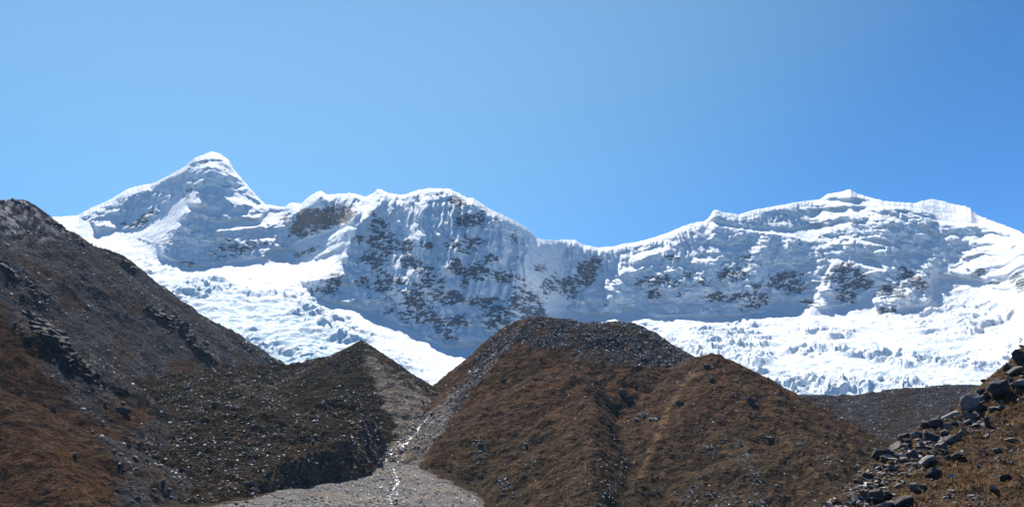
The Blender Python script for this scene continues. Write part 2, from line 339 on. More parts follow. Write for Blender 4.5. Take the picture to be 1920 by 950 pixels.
def build_massif():
    NC, NR, NB = 1330, 350, 9
    su, ste = ray([p[0] for p in SKY], [p[1] for p in SKY])
    pxs = np.concatenate([np.linspace(-280, -30, 40, endpoint=False), np.linspace(-30, 1950, NC-90), np.linspace(1950, 2350, 51)[1:]])
    u0, _ = ray(pxs, np.full(pxs.shape, 480.)); NCc = len(pxs)
    te_s = np.interp(u0, su, ste)
    k = np.exp(-.5*(np.arange(-90, 91)/28.)**2); k /= k.sum()
    te_sm = np.convolve(np.pad(te_s, 90, mode='edge'), k, 'valid')
    te_j = .0006*fbm(u0*260, u0*0+3, 5, 3) + .0004*perlin(u0*900, u0*0, 8)
    te_b = np.full(NCc, .040)
    t = np.linspace(0, 1, NR)[:, None]
    TE = te_b + (te_sm-te_b)*t + (te_s-te_sm)*sstep(.70, 1., t) + te_j*sstep(.94, 1., t)
    te_s = te_s + te_j
    az = np.arctan(u0)[None]*np.ones((NR, 1))
    px, py = proj(np.sin(az), np.cos(az), TE)
    s = S(px, py)
    # rounding at the crest
    dsk = (te_s - TE)*F_PX
    s = np.where(dsk < 5, s*(.45+.55*np.clip(dsk/5, 0, 1)), s)
    tan = np.tan(np.radians(s)); den = np.maximum(tan-TE, .065 + .24*sstep(.135, .20, TE))
    dl = np.diff(TE, axis=0)/(.5*(den[1:]+den[:-1]))
    L = np.concatenate([np.zeros((1, NCc)), np.cumsum(dl, 0)])
    k = np.exp(-.5*(np.arange(-20, 21)/8.)**2); k /= k.sum()
    Lp = np.pad(L, ((0,0),(20,20)), mode='edge')
    L = np.apply_along_axis(lambda v: np.convolve(v, k, 'valid'), 1, Lp)
    k = np.exp(-.5*(np.arange(-90, 91)/32.)**2); k /= k.sum()
    Ls = np.apply_along_axis(lambda v: np.convolve(v, k, 'valid'), 1, np.pad(L, ((0,0),(90,90)), mode='edge'))
    L = Ls + (L-Ls)*.38
    r = 2750*np.exp(L)
    steep = sstep(34, 50, s)
    edge = sstep(0, 14, dsk)
    r = r - B(px, py)*sstep(0, 40, dsk)
    # large buttresses, then flutes running down the face
    X = r*np.sin(az); Y = r*np.cos(az); Zz = r*TE
    flu = FLU(px, py)*steep*sstep(2, 8, dsk)
    wx = X + 26*fbm(X/160, Zz/120, 21, 3)
    fl = (1-np.abs(perlin(wx/38, Zz/520, 31))*2) + .7*(1-np.abs(perlin(wx/18, Zz/330, 33))*2) + .45*(1-np.abs(perlin(wx/9.5, Zz/190, 35))*2)
    r = r - flu*fl*13
    r = r - steep*edge*(1-.4*np.clip(FLU(px, py), 0, 1))*(42*fbm(X/210, Zz/170, 41, 4) + 22*ridged(X/75+Zz/200, Zz/95, 45, 4) + 9*(ridged(X/30+Zz/110, Zz/55, 48, 3)-.5) + 6*fbm(X/20, Zz/26, 47, 4))
    # loose steps and lumps of hanging ice on the non-fluted faces
    hang = steep*edge*np.clip(1-FLU(px, py)*1.2, 0, 1)
    f1, f2, cid = worley(X/60+.5*fbm(X/50, Zz/50, 51, 2), Zz/34, 53)
    r = r - hang*((1-f1)*16 + (cid-.5)*34*sstep(.02, .12, f2-f1))
    Zz = r*TE
    # gentle snow fields: soft drifts
    Y = r*np.cos(az); X = r*np.sin(az)
    gentle = (1-steep)*edge
    Zz = Zz + gentle*(5*fbm(X/110, Y/90, 61, 3) + 2.2*fbm(X/30, Y/50, 63, 3))
    # broken glacier ice: cross crevasses and blocks
    se = SER(px, py)*(1-.7*steep)*edge
    wX = X + 40*fbm(X/150, Y/150, 71, 3); wY = Y + 40*fbm(X/150+9, Y/150, 73, 3)
    f1, f2, cid = worley(wX/46, wY/105, 75)
    g1, g2, cid2 = worley(wX/16, wY/46, 77)
    patch = sstep(-.15, .25, fbm(X/300, Y/300, 79, 4))
    brk = se*(.12+.88*patch)
    Zz = Zz + se*(20*fbm(X/240, Y/170, 85, 4) + 12*(ridged(X/260+Y/900, Y/110, 83, 3)-.55))
    def saw(p, w=.26):
        f = p - np.floor(p); return sstep(0, w, f) - f
    wp = 70*fbm(X/170, Y/150, 86, 3)
    Zz = Zz + se*(.25+.75*patch)*(17*saw((Y + wp*1.3 + .25*X)/105) + 13*saw((Y + wp - .15*X)/44 + .6*fbm(X/70, Y/70, 87, 2)))
    Zz = Zz + brk*(13*(cid-.5)*sstep(.01, .13, f2-f1) + 10*(cid2-.5)*sstep(.01, .15, g2-g1) - 9*(1-sstep(0, .10, f2-f1)) - 4*(1-sstep(0, .12, g2-g1)) + 8*fbm(X/50, Y/60, 81, 4))
    X = r*np.sin(az); Y = r*np.cos(az)
    # rock
    rk = K(px, py)
    nz = fbm(X/46, Zz/26, 91, 4) 
    streak = fbm(X/22+Zz/60, Zz/9, 93, 3)
    rock = rk*.80 + .35*np.clip(BR(px, py), 0, 1)*rk + np.where(rk > .04, .38*nz + .58*streak + .3*fbm(X/120, Zz/70, 95, 2) + .35*fbm(X/16-Zz/30, Zz/11, 96, 2), 0) - .15
    rock = rock + np.where(rk <= .04, -.5, 0)
    extra = (fbm(X/75, Zz/42, 97, 4)*.8 + .4*fbm(X/16, Zz/10, 98, 2))*steep*edge*sstep(395, 440, py)*sstep(0, 20, dsk) - .30
    rock = np.maximum(rock, np.where(s > 51, extra*1.5, -.5))
    rock = np.clip(rock, -.5, 1.2)*sstep(3, 12, dsk)
    brown = np.clip(BR(px, py), 0, 1)
    ice = np.clip(IC(px, py)*(.35+.9*(1-sstep(0, .35, f2-f1))+.5*fbm(X/60, Y/60, 101, 3)) + .35*hang*(fbm(X/120, Zz/60, 103, 3)+.2), 0, 1)
    # back of the range
    def ext(A, f): return np.concatenate([A, np.stack([f(k) for k in range(1, NB)])])
    rl = r[-1]; zl = Zz[-1]
    kk = np.array([0, 6, 20, 60, 140, 260, 420, 700, 1100])
    R2 = np.concatenate([r, np.stack([rl+kk[i] for i in range(1, NB)])])
    Z2_ = np.concatenate([Zz, np.stack([zl - max(0, kk[i]-6)*.85*(1 if i > 1 else 0) - (.4 if i == 1 else 0) for i in range(1, NB)])])
    A2 = np.concatenate([az, np.repeat(az[-1:], NB-1, 0)])
    pad = lambda A: np.concatenate([A, np.repeat(np.minimum(A[-1:], 0), NB-1, 0)]).ravel()
    V = np.stack([R2*np.sin(A2), R2*np.cos(A2), Z2_], -1).reshape(-1, 3)
    Fq = grid_faces(NR+NB-1, NCc)
    N = vnormals(V, Fq)
    ppx, ppy = np.concatenate([px, np.repeat(px[-1:], NB-1, 0)]).ravel(), np.concatenate([py, np.repeat(py[-1:], NB-1, 0)]).ravel()
    fx = ppx[Fq].mean(1); fy = ppy[Fq].mean(1)
    left_g = inpoly(fx, fy, [(-400,440),(85,405),(150,440),(260,475),(330,495),(400,505),(470,505),(540,490),(600,500),(560,525),(600,560),(660,572),(740,602),(790,630),(835,652),(930,645),(985,620),(985,900),(-400,900)])
    right_g = inpoly(fx, fy, [(985,900),(985,620),(1010,592),(1040,578),(1100,590),(1180,585),(1240,594),(1380,592),(1450,580),(1500,570),(1560,585),(1640,590),(1740,570),(1760,515),(1800,520),(1900,545),(2460,600),(2460,900)])
    up = ~(left_g | right_g)
    zones = [('glacier', left_g, 'crevassed white icefall pouring down between the left rocky slope and the central snow wall', 'glacier'),
             ('glacier', right_g, 'broad broken glacier spread below the right snow peak and behind the brown moraine', 'glacier'),
             ('snow_peak', up & (fx < 540), 'sharp pyramid shaped snow peak standing highest at the left', 'mountain'),
             ('snow_peak', up & (fx >= 540) & (fx < 1140), 'fluted snow wall with dark rock patches in the centre of the range', 'mountain'),
             ('snow_peak', up & (fx >= 1140), 'broad domed snow peak with hanging ice cliffs at the right', 'mountain')]
    at = {'rock': pad(rock), 'ice': pad(ice), 'brown': pad(brown)}
    for nm, mk, lb, ct in zones:
        v, f, n, *aa = compact(V, Fq[mk], N, *at.values())
        o = mesh_np(nm, v, f, M_SNOW, True, dict(zip(at.keys(), aa)), n)
        tag(o, lb, ct, None, 'structure')
build_massif()

# ------------------------------------------------------------------ VALLEY: floor, moraines, slopes as height fields over the ground plan
FR = np.array([0, 6, 20, 60, 110, 200, 300, 400, 500, 600, 700, 800, 900, 1000, 1150, 1300, 1700, 2200, 2700, 4000, 9000, 30000.])
FZ = np.array([-1.7, -1.75, -4, -10, -16, -22, -25, -26.5, -28, -23.5, -14, -1, 14, 31, 52, 62, 84, 100, 112, 120, 60, -200.])
def floor_h(x, y):
    r = np.hypot(x, y)
    z = np.interp(r, FR, FZ)
    u = x/np.maximum(y, 1.)
    right = np.where(y > 0, sstep(-.085, .03, u), 0)*sstep(420, 580, r)*(1-sstep(1650, 2300, r))
    z = z + (-37-z)*right
    far = sstep(260, 450, r)
    return z + far*(1.6*fbm(x/30, y/30, 201, 4) + .5*fbm(x/9, y/9, 203, 3)) + (1-far)*.3*fbm(x/6, y/6, 205, 3)*sstep(2, 12, r)
def ridge(x, y, pts, sl, sr, rnd=6., cap=None):
    """height of a ridge through 3D points; sl / sr: fall per metre on its left / right side (walking along it)"""
    best = np.full(x.shape, -1e9)
    for i, (a, b) in enumerate(zip(pts[:-1], pts[1:])):
        dx, dy = b[0]-a[0], b[1]-a[1]; L = dx*dx+dy*dy
        t0 = ((x-a[0])*dx + (y-a[1])*dy)/L; t = np.clip(t0, 0, 1)
        ex, ey = x-a[0]-t*dx, y-a[1]-t*dy; d = np.sqrt(ex*ex+ey*ey)
        sd = (dx*ey - dy*ex)/(math.sqrt(L)*np.maximum(d, 1e-6))      # +1 left, -1 right
        s = .5*(sl+sr) + .5*(sl-sr)*np.clip(sd, -1, 1)
        z = a[2] + t*(b[2]-a[2]) - s*(np.sqrt(d*d+rnd*rnd)-rnd)
        if cap and i == 0: z = z - cap*np.maximum(-t0, 0)*math.sqrt(L)
        best = np.maximum(best, z)
    return best
def smax(a, b, k):
    h = np.clip(.5+.5*(a-b)/k, 0, 1); return b + (a-b)*h + k*h*(1-h)
def pts3(L): return [P(*p) for p in L]
def polar(px0, px1, nc, r0, r1, nr, hfun, power=1.0):
    u, _ = ray(np.linspace(px0, px1, nc), np.full(nc, 800.))
    az = np.arctan(u)[None]; rr = (r0*(r1/r0)**(np.linspace(0, 1, nr)**power))[:, None]
    X = rr*np.sin(az); Y = rr*np.cos(az); Z = hfun(X, Y)
    return X, Y, Z
LAYERS = {}
def layer(name, px0, px1, nc, r0, r1, nr, hfun, colfun, mat, label, cat, under=5., power=1.0, floor=True):
    X, Y, Z = polar(px0, px1, nc, r0, r1, nr, hfun, power)
    V = np.stack([X, Y, Z], -1).reshape(-1, 3); Fq = grid_faces(nr, nc)
    if floor:
        up = (Z > floor_h(X, Y) - under).ravel()
        Fq = Fq[up[Fq].any(1)]
    gx, gy = np.gradient(Z); 
    N = vnormals(V, Fq)
    C, W = colfun(X, Y, Z, N[:, 2].reshape(X.shape))
    v, f, c, wt, n = compact(V, Fq, C.reshape(-1, 3), W.reshape(-1), N)
    o = mesh_np(name, v, f, mat, True, {'col': np.clip(c, .004, .9)})
    tag(o, label, cat, None, 'structure')
    if name in LAYERS: name = 'far_' + name
    LAYERS[name] = dict(h=hfun, V=v, F=f, W=wt, N=n, obj=o)
    return o
BROWN = np.array((.060, .039, .027)); RUST = np.array((.074, .042, .0245)); OLIVE = np.array((.042, .034, .0225)); DGREEN = np.array((.027, .0235, .017))
GREY = np.array((.066, .059, .058)); DARK = np.array((.021, .0195, .0205)); SAND = np.array((.17, .142, .118)); GRAVEL = np.array((.135, .122, .112)); BUFF = np.array((.080, .052, .031))
M_HILL = mat_ground('slope_turf_and_scree', .55, .09)
M_FLOOR = mat_ground('river_gravel', .75, .12, 2.4, .35, 2.0)
M_NEAR = mat_ground('near_turf', 3.5, .5, 2.0)

# --- valley floor: pale gravel fan, dark scrub on its left
def floor_col(X, Y, Z, nz):
    px, py = proj(X, Y, Z)
    m = Map(-300, 600, 2300, 1100, 3, 0); m.poly([(330,965),(470,935),(590,895),(690,868),(735,800),(760,740),(850,740),(840,790),(815,830),(780,860),(790,880),(850,905),(900,930),(930,1000),(300,1000)], 1).blur(2)
    g = np.clip(m(px, py) + .45*fbm(X/14, Y/18, 211, 4), 0, 1)
    c = mix(OLIVE*.9, BROWN*.7, sstep(-.2, .4, fbm(X/30, Y/30, 213, 4)))
    gr = mix(GRAVEL, SAND, sstep(-.2, .5, fbm(X/50, Y/50, 215, 3)))
    gr = gr*(1+.35*fbm(X/4, Y/4, 217, 3))[..., None]
    return mix(c, gr, sstep(.3, .6, g)), g
layer('valley_floor', 60, 1720, 460, 430, 1500, 280, floor_h, floor_col, M_FLOOR, 'pale grey gravel fan filling the valley floor between the two moraines', 'valley floor', floor=False)
def base_col(X, Y, Z, nz):
    c = mix(OLIVE, BROWN, sstep(-.3, .4, fbm(X/60, Y/60, 221, 4))); return c, np.zeros(X.shape)
def ground_mesh():
    nr, nc = 120, 160
    rr = (1.0*(9000/1.0)**np.linspace(0, 1, nr))[:, None]; a = np.linspace(-math.pi, math.pi, nc)[None]
    X = rr*np.sin(a); Y = rr*np.cos(a); Z = floor_h(X, Y) - np.where((rr > 380) & (rr < 1600), 3.0, 0.02)
    V = np.stack([X, Y, Z], -1).reshape(-1, 3); F4 = grid_faces(nr, nc)
    c, _ = base_col(X, Y, Z, None)
    o = mesh_np('ground', V, F4, M_HILL, True, {'col': c.reshape(-1, 3)})
    tag(o, 'dry olive and brown grassland of the surrounding valley bottom', 'ground', None, 'structure')
ground_mesh()

# --- left valley side: long rocky ridge, brown rib in front of it
LM = pts3([(-700,150,1150),(-250,296,1330),(0,376,1500),(30,372,1515),(50,380,1530),(61,401,1545),(81,410,1560),(115,425,1590),(141,438,1610),(162,462,1630),(202,474,1660),(229,478,1690),(240,490,1700),(253,513,1712),(286,540,1740),(337,570,1780),(367,587,1805),(432,622,1860),(488,652,1910),(518,672,1950),(545,692,2000),(590,740,2060)])
LS = pts3([(-420,300,1000),(-150,470,880),(0,580,800),(60,640,775),(110,700,745),(165,780,690),(200,850,640),(225,930,560)])
LS2 = pts3([(-300,560,760),(0,735,640),(60,800,600),(110,880,540),(140,960,490)])
def left_h(x, y):
    wob = 10*fbm(x/120, y/120, 301, 3)
    a = ridge(x+wob, y, LM, .5, .80, 4.0)
    b = ridge(x+wob*.5, y, LS, .62, .78, 5.0)
    c = ridge(x, y, LS2, .55, .6, 8.0)
    z = smax(a, smax(b, c, 8.), 5.)
    fade = sstep(0, 1, (a - z + 4)/4)
    # outcrops stepping down the scree, running with the fall line
    q = fbm(x/70, y/130, 303, 4)
    z = z + 5*sstep(.12, .5, q) + 2.0*fbm(x/26, y/34, 305, 4) + 1.5*fbm(x/6, y/7, 307, 3)
    z = z + 5*sstep(.35, .8, ridged(x/90, y/90, 309, 3)-.15)*sstep(.1, .4, fbm(x/200, y/200, 311, 2)+.05)
    for (cx, cy, cz, rx, ry, hh) in LOUT:
        d = np.hypot((x-cx)/rx, (y-cy)/ry) + .35*fbm(x/18, y/18, 313, 3)
        z = z + .35*hh*sstep(1.05, .35, d)*(.8+.3*ridged(x/14, y/40, 315, 2))
    return z
LOUT = []
def left_hit(px, py, r0=400, r1=2200):
    u, te = ray(px, py); a = math.atan(u); rr = np.linspace(r0, r1, 1500)
    z = left_h(rr*math.sin(a), rr*math.cos(a)); k = np.argmax(z > rr*te)
    return rr[k]*math.sin(a), rr[k]*math.cos(a), z[k]
for px, py, rx, ry, hh in ((85,612,16,40,10),(120,650,18,44,12),(155,690,16,40,11),(30,520,22,60,12),(70,550,22,60,12),(300,590,16,70,14),(340,610,16,60,12),(375,650,14,50,12),(400,672,14,44,10),(110,535,14,40,9),(215,470,18,30,10),(240,500,18,40,12),(500,670,18,40,9),(440,640,12,50,8),(10,560,16,40,9)):
    x, y, z = left_hit(px, py); LOUT.append((x, y, z, rx, ry, hh))
def left_col(X, Y, Z, nz):
    px, py = proj(X, Y, Z)
    br = Map(-400, 200, 800, 1100, 4, 0); br.poly([(-400,560),(0,590),(50,650),(110,720),(170,800),(210,860),(230,960),(-400,1100)], 1).poly([(350,650),(430,690),(500,720),(420,740),(350,720),(300,690)], .7).poly([(110,540),(180,590),(160,630),(90,560)], .6).poly([(180,720),(300,780),(260,840),(190,800)], .7).poly([(430,620),(520,680),(530,700),(450,660)], .8).poly([(200,560),(330,640),(350,690),(240,630)],.45).blur(5)
    n = fbm(X/60, Y/60, 321, 5); n2 = fbm(X/14, Y/14, 323, 4); st = fbm(X/12 , Y/90, 325, 4)
    b = sstep(.3, .7, br(px, py) + .4*n + .35*st)
    scree = mix(GREY*.75, DARK*1.5, sstep(-.1, .5, n2)); scree = mix(scree, BROWN*.75, sstep(-.05, .45, n + .3*st)*.75)
    turf = mix(BROWN*.85, RUST*.75, sstep(-.2, .4, n2 + .6*n)); turf = mix(turf, OLIVE*.8, sstep(.1, .5, fbm(X/25, Y/25, 327, 3))*.5)
    c = mix(scree, turf, b)
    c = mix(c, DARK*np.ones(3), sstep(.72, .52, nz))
    glint = sstep(.1, .4, fbm(X/10, Y/22, 329, 4) + .25*sstep(520, 400, py) - .08)*sstep(480, 420, py)*sstep(240, 60, px)
    c = mix(c, np.array((.55, .55, .57)), glint*.4)  # whitish glints along the upper crest, put into the colour as pale patches
    return c, np.clip(1-b, 0, 1)
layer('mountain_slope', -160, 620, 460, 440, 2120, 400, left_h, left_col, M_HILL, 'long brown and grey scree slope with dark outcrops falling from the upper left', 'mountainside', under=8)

# --- left moraine: dark bouldery back, undercut wall on the right, sandy hollow behind
MC = pts3([(470,745,1400),(545,695,1230),(610,665,1110),(655,646,1030),(680,640,1000)])
MS = pts3([(680,640,1000),(706,668,1030),(735,702,1070),(770,727,1120),(810,747,1190),(835,760,1240)])
ML = pts3([(655,646,1025),(684,690,930),(702,740,850),(712,790,760),(690,820,700),(655,838,660),(590,870,630),(500,895,600),(420,925,575)])
CUT = [P(672,650,980), P(692,700,905), P(712,748,850), P(737,796,790), P(712,838,735), P(693,862,690), P(640,882,665), P(588,893,640), P(520,912,615), P(420,950,575), P(300,1010,520)]
CUTXY = [(p[0], p[1]) for p in CUT]
def lmor_h(x, y):
    wob = 5*fbm(x/60, y/60, 401, 3)
    a = ridge(x+wob, y, MC, .36, .40, 5.0)
    b = ridge(x+wob, y+wob, ML, .6, .215, 14.0)
    z = smax(a, b, 14.)
    z = z + 4.4*fbm(x/34, y/34, 403, 4) + 3.0*ridged(x/18, y/24, 405, 3) - 1.6 + 1.7*fbm(x/5.5, y/5.5, 407, 3)
    d, sd = linedist(x, y, CUTXY)
    fl = floor_h(x, y)
    inside = d*np.where(sd < 0, 1, -1) + 5*fbm(x/14, y/14, 409, 3) + 3.5*(ridged(x/9, y/30, 411, 2)-.5)
    wall = .42 + 1.28*sstep(-165, -125, x)
    z = np.minimum(z, fl - 1 + wall*np.maximum(inside, 0) + .2*np.minimum(inside, 0))
    s = ridge(x+wob*.6, y, MS, .55, .62, 3.0) + 1.3*fbm(x/22, y/22, 413, 4) + .8*ridged(x/12, y/60, 415, 3)
    return np.maximum(z, s)
def lmor_col(X, Y, Z, nz):
    px, py = proj(X, Y, Z)
    n = fbm(X/40, Y/40, 421, 4); n2 = fbm(X/9, Y/9, 423, 4)
    c = mix(OLIVE*.7, DGREEN*.9, sstep(-.2, .4, n2)); c = mix(c, GREY*.6, sstep(.0, .45, n2*.7 + .5*n)*.7); c = mix(c, BROWN*.9, sstep(0, .5, fbm(X/22, Y/22, 425, 4))*.6)
    sandm = Map(500, 600, 900, 900, 2, 0); sandm.poly([(676,640),(720,676),(770,722),(835,752),(845,800),(800,860),(745,860),(748,820),(742,800),(716,750),(700,715),(690,690),(675,655)], 1).blur(5)
    s = sstep(.25, .85, sandm(px, py)*.9 + .6*n2 + .5*fbm(X/25, Y/25, 433, 4))*sstep(.03, .25, sandm(px, py))
    up = sstep(.55, .3, fbm(X/26, Y/26, 427, 3)*.5 + (py-660)/75 + .2)
    sand = mix(SAND*.95, BROWN*.8 + .02, up); sand = sand*(1+.3*fbm(X/5, Y/14, 429, 3))[..., None]
    wall = np.array((.085, .060, .044))*(1+.5*fbm(X/5, Z/9, 431, 3))[..., None]
    c = mix(c, wall, sstep(.72, .55, nz)*(1-s))
    c = mix(c, sand, s)
    return c, np.clip(.75-.6*s + .4*n, 0, 1)
layer('moraine', 150, 870, 480, 540, 1300, 420, lmor_h, lmor_col, M_HILL, 'dark boulder covered left moraine with a steep undercut wall and sandy hollow on its right', 'moraine', under=4)

# --- central brown hill with spurs
HA0 = pts3([(815,790,1130),(840,740,1120),(872,690,1080),(905,655,1045),(925,632,1020),(960,606,990),(1000,594,975)])
HA = pts3([(1000,594,975),(1040,595,965),(1090,601,955),(1130,602,950),(1180,604,950),(1215,622,955),(1250,645,960),(1290,665,955)])
HB = pts3([(1040,690,900),(1068,680,868),(1092,700,838),(1105,745,785),(1112,800,725),(1112,850,675),(1108,930,600),(1105,1000,560)])
HD = pts3([(1315,672,905),(1290,705,880),(1262,750,835),(1240,795,785),(1222,840,735),(1205,885,690),(1180,940,630)])
HE = pts3([(1290,678,915),(1318,666,895),(1345,667,885),(1380,688,870),(1420,713,855),(1460,742,838),(1500,774,820),(1545,805,800),(1590,832,780),(1640,862,760),(1700,900,730),(1800,960,700)])
HG = pts3([(1345,672,880),(1400,720,838),(1450,765,790),(1500,815,740),(1545,870,690),(1575,930,640)])
HL = pts3([(915,640,1030),(880,700,1010),(850,760,960),(825,800,900),(800,832,830),(775,858,780)])
HF = pts3([(1345,672,880),(1360,720,830),(1385,790,765),(1400,860,690),(1405,940,620)])
def hill_h(x, y):
    wob = 6*fbm(x/70, y/70, 501, 3); wy = 6*fbm(x/70, y/70, 502, 3)
    a = ridge(x+wob*.3, y, HA, .75, .70, 7.0, 1.0)
    a = np.maximum(a, ridge(x+wob*.3, y, HA0, 1.1, .9, 4.0, .5))
    b = ridge(x+wob, y+wy, HB, 1.12, .47, 6.0)
    d = ridge(x+wob, y+wy, HD, .55, .72, 3.5)
    e = ridge(x+wob*.3, y, HE, .62, .52, 6.0)
    g = ridge(x+wob, y+wy, HG, .72, .45, 9.0)
    f = ridge(x+wob, y+wy, HF, .72, .42, 12.0)
    l = ridge(x+wob, y+wy, HL, .55, 1.05, 5.0)
    z = smax(smax(smax(a, l, 8.), b, 3.), smax(smax(d, smax(e, f, 8.), 3.), g, 3.), 3.)
    z = z + 3.2*fbm(x/40, y/55, 503, 4) + 1.4*fbm(x/10, y/12, 505, 3) + 2.6*(ridged(x/24 + .4*fbm(x/50, y/50, 506, 2), y/130, 507, 3)-.5) + .7*fbm(x/4, y/4, 509, 2)
    return z
def hill_col(X, Y, Z, nz):
    px, py = proj(X, Y, Z)
    m = Map(700, 540, 1800, 1050, 3, 0)
    m.poly([(840,740),(920,632),(1000,590),(1190,600),(1250,640),(1300,668),(1260,690),(1180,690),(1100,680),(1040,655),(960,650),(910,700),(860,770),(800,850),(760,860)], 1)
    m.line([(1385,830),(1410,880),(1430,930)], 14, .8).line([(1310,790),(1325,830),(1340,850)], 9, .7).line([(1455,800),(1500,830),(1560,870)], 8, .6).line([(1345,795),(1360,815)], 9, .6).line([(940,900),(960,930)], 16, .6).line([(980,850),(1000,845)], 8, .6).line([(1170,840),(1160,880),(1130,950)], 18, .4).line([(900,835),(895,855)], 12, .6).line([(1195,778),(1230,785)], 8, .5).line([(1300,940),(1450,945)], 30, .5)
    m.blur(2)
    n = fbm(X/45, Y/45, 521, 4); n2 = fbm(X/11, Y/14, 523, 4); st = fbm(X/9, Y/60, 525, 3)
    s = sstep(.30, .95, m(px, py)*.75 + .6*n2 + .45*n + .1)*sstep(.02, .3, m(px, py))
    turf = mix(BROWN, RUST, sstep(-.3, .5, n + .5*n2)); turf = mix(turf, OLIVE, sstep(-.05, .45, n2*.6 + n*.6 + (py-800)/260)*.75); turf = mix(turf, BUFF*1.1, sstep(.12, .5, st)*.6); turf = mix(turf, DARK*1.1, sstep(.2, .5, fbm(X/7, Y/9, 527, 4))*.55)
    path = Map(700, 540, 1800, 1050, 3, 0); path.line([(1300,700),(1262,750),(1240,795),(1222,840),(1200,890)], 7, .8).line([(1090,690),(1140,720)], 3, .6).line([(1360,695),(1440,765),(1480,800)], 3, .6).blur(1)
    turf = mix(turf, BUFF*1.7, sstep(.25, .75, path(px, py) + .25*n2))
    scree = mix(GREY*.85, DARK*1.4, sstep(-.1, .5, n2)); scree = mix(scree, BROWN*.7, sstep(0, .5, n)*.5)
    side = Map(700, 540, 1800, 1050, 3, 0); side.poly([(700,900),(760,860),(850,765),(872,720),(860,780),(820,830),(790,865),(760,900)], 1).blur(3)
    scree = mix(scree, SAND*.62, side(px, py))
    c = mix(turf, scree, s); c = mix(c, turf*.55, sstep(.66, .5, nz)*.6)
    chute = Map(700, 540, 1800, 1050, 3, 0); chute.poly([(690,910),(700,860),(835,745),(862,722),(850,765),(822,818),(800,850),(780,885),(740,910)], 1).blur(2)
    ch = sstep(.3, .7, chute(px, py) + .3*n2); c = mix(c, SAND*.8*(1+.35*n2[..., None]), ch)
    return c, np.clip(s + .06, 0, 1)
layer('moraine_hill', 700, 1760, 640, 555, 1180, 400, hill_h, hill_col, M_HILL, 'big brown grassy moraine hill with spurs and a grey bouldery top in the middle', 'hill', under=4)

# --- far moraine at the right
FM = pts3([(1330,760,1480),(1420,748,1500),(1475,738,1520),(1520,739,1530),(1600,738,1540),(1640,732,1545),(1700,727,1550),(1760,722,1555),(1850,718,1560),(1930,702,1570),(2050,690,1590),(2250,680,1600)])
def far_h(x, y):
    return ridge(x, y, FM, .5, .32, 8.0) + 4*fbm(x/60, y/60, 601, 4) + 2.0*(ridged(x/22, y/70, 603, 3)-.5) + .8*fbm(x/8, y/8, 605, 3) - 1
def far_col(X, Y, Z, nz):
    n = fbm(X/50, Y/90, 611, 4); n2 = fbm(X/9, Y/9, 613, 4)
    c = mix(GREY*.6, DARK*1.2, sstep(-.1, .5, n2)); c = mix(c, BROWN*.6, sstep(-.05, .5, n)*.7)
    return c, np.clip(.7-.5*n, .1, 1)
layer('moraine', 1330, 2200, 320, 1180, 1640, 170, far_h, far_col, M_HILL, 'low dark grey moraine bank below the glacier at the right', 'moraine', under=12, floor=True)

# --- near hillside at the right, coarse with boulders
NC_ = pts3([(1400,1130,96),(1500,1025,101),(1560,962,112),(1600,925,119),(1640,880,130),(1690,842,138),(1740,800,145),(1800,770,150),(1850,725,155),(1885,698,159),(1920,664,164),(1960,628,168),(2100,520,185),(2300,380,210)])
NA = math.atan2(NC_[10][1]-NC_[2][1], NC_[10][0]-NC_[2][0]); NCA, NSA = math.cos(NA), math.sin(NA)
NAL = np.array([(p[0]-NC_[2][0])*NCA + (p[1]-NC_[2][1])*NSA for p in NC_]); NPE = np.array([(p[0]-NC_[2][0])*NSA - (p[1]-NC_[2][1])*NCA for p in NC_])
NZ = np.array([p[2] for p in NC_])
def near_h(x, y):
    al = (x-NC_[2][0])*NCA + (y-NC_[2][1])*NSA; pe = (x-NC_[2][0])*NSA - (y-NC_[2][1])*NCA
    z0 = np.interp(al, NAL, NZ) + np.where(al < NAL[0], .5*(al-NAL[0]), 0); q = pe - np.interp(al, NAL, NPE) + .8*fbm(x/6, y/6, 700, 3)
    qq = np.sqrt(q*q + 4) - 2
    z = z0 - np.where(q < 0, .95, .10)*qq
    return z + 1.1*fbm(x/14, y/14, 701, 3)*sstep(-2, 12, q) + .5*fbm(x/4, y/4, 703, 3) + .5*(ridged(x/7, y/7, 704, 2)-.5) + .16*fbm(x/1.2, y/1.2, 705, 3)
def near_col(X, Y, Z, nz):
    n = fbm(X/9, Y/9, 711, 4); n2 = fbm(X/2.2, Y/2.2, 713, 4); n3 = fbm(X/.8, Y/.8, 715, 3)
    c = mix(BROWN*1.05, BUFF*1.25, sstep(-.1, .5, n2)); c = mix(c, RUST*.95, sstep(.05, .45, n)*.7); c = mix(c, OLIVE*1.15, sstep(.05, .45, fbm(X/5, Y/5, 717, 4))*.75)
    c = mix(c, DARK*.9, sstep(.25, .55, n3 + .3*n2)*.7)
    px, py = proj(X, Y, Z)
    return c, np.clip(.35 + .6*sstep(0, .4, -n) + .5*sstep(1850, 1600, px), 0, 1)
layer('hillside', 1500, 2150, 400, 78, 200, 420, near_h, near_col, M_NEAR, 'near hillside of boulders and tussock grass rising in the lower right corner', 'hillside', under=1.5)

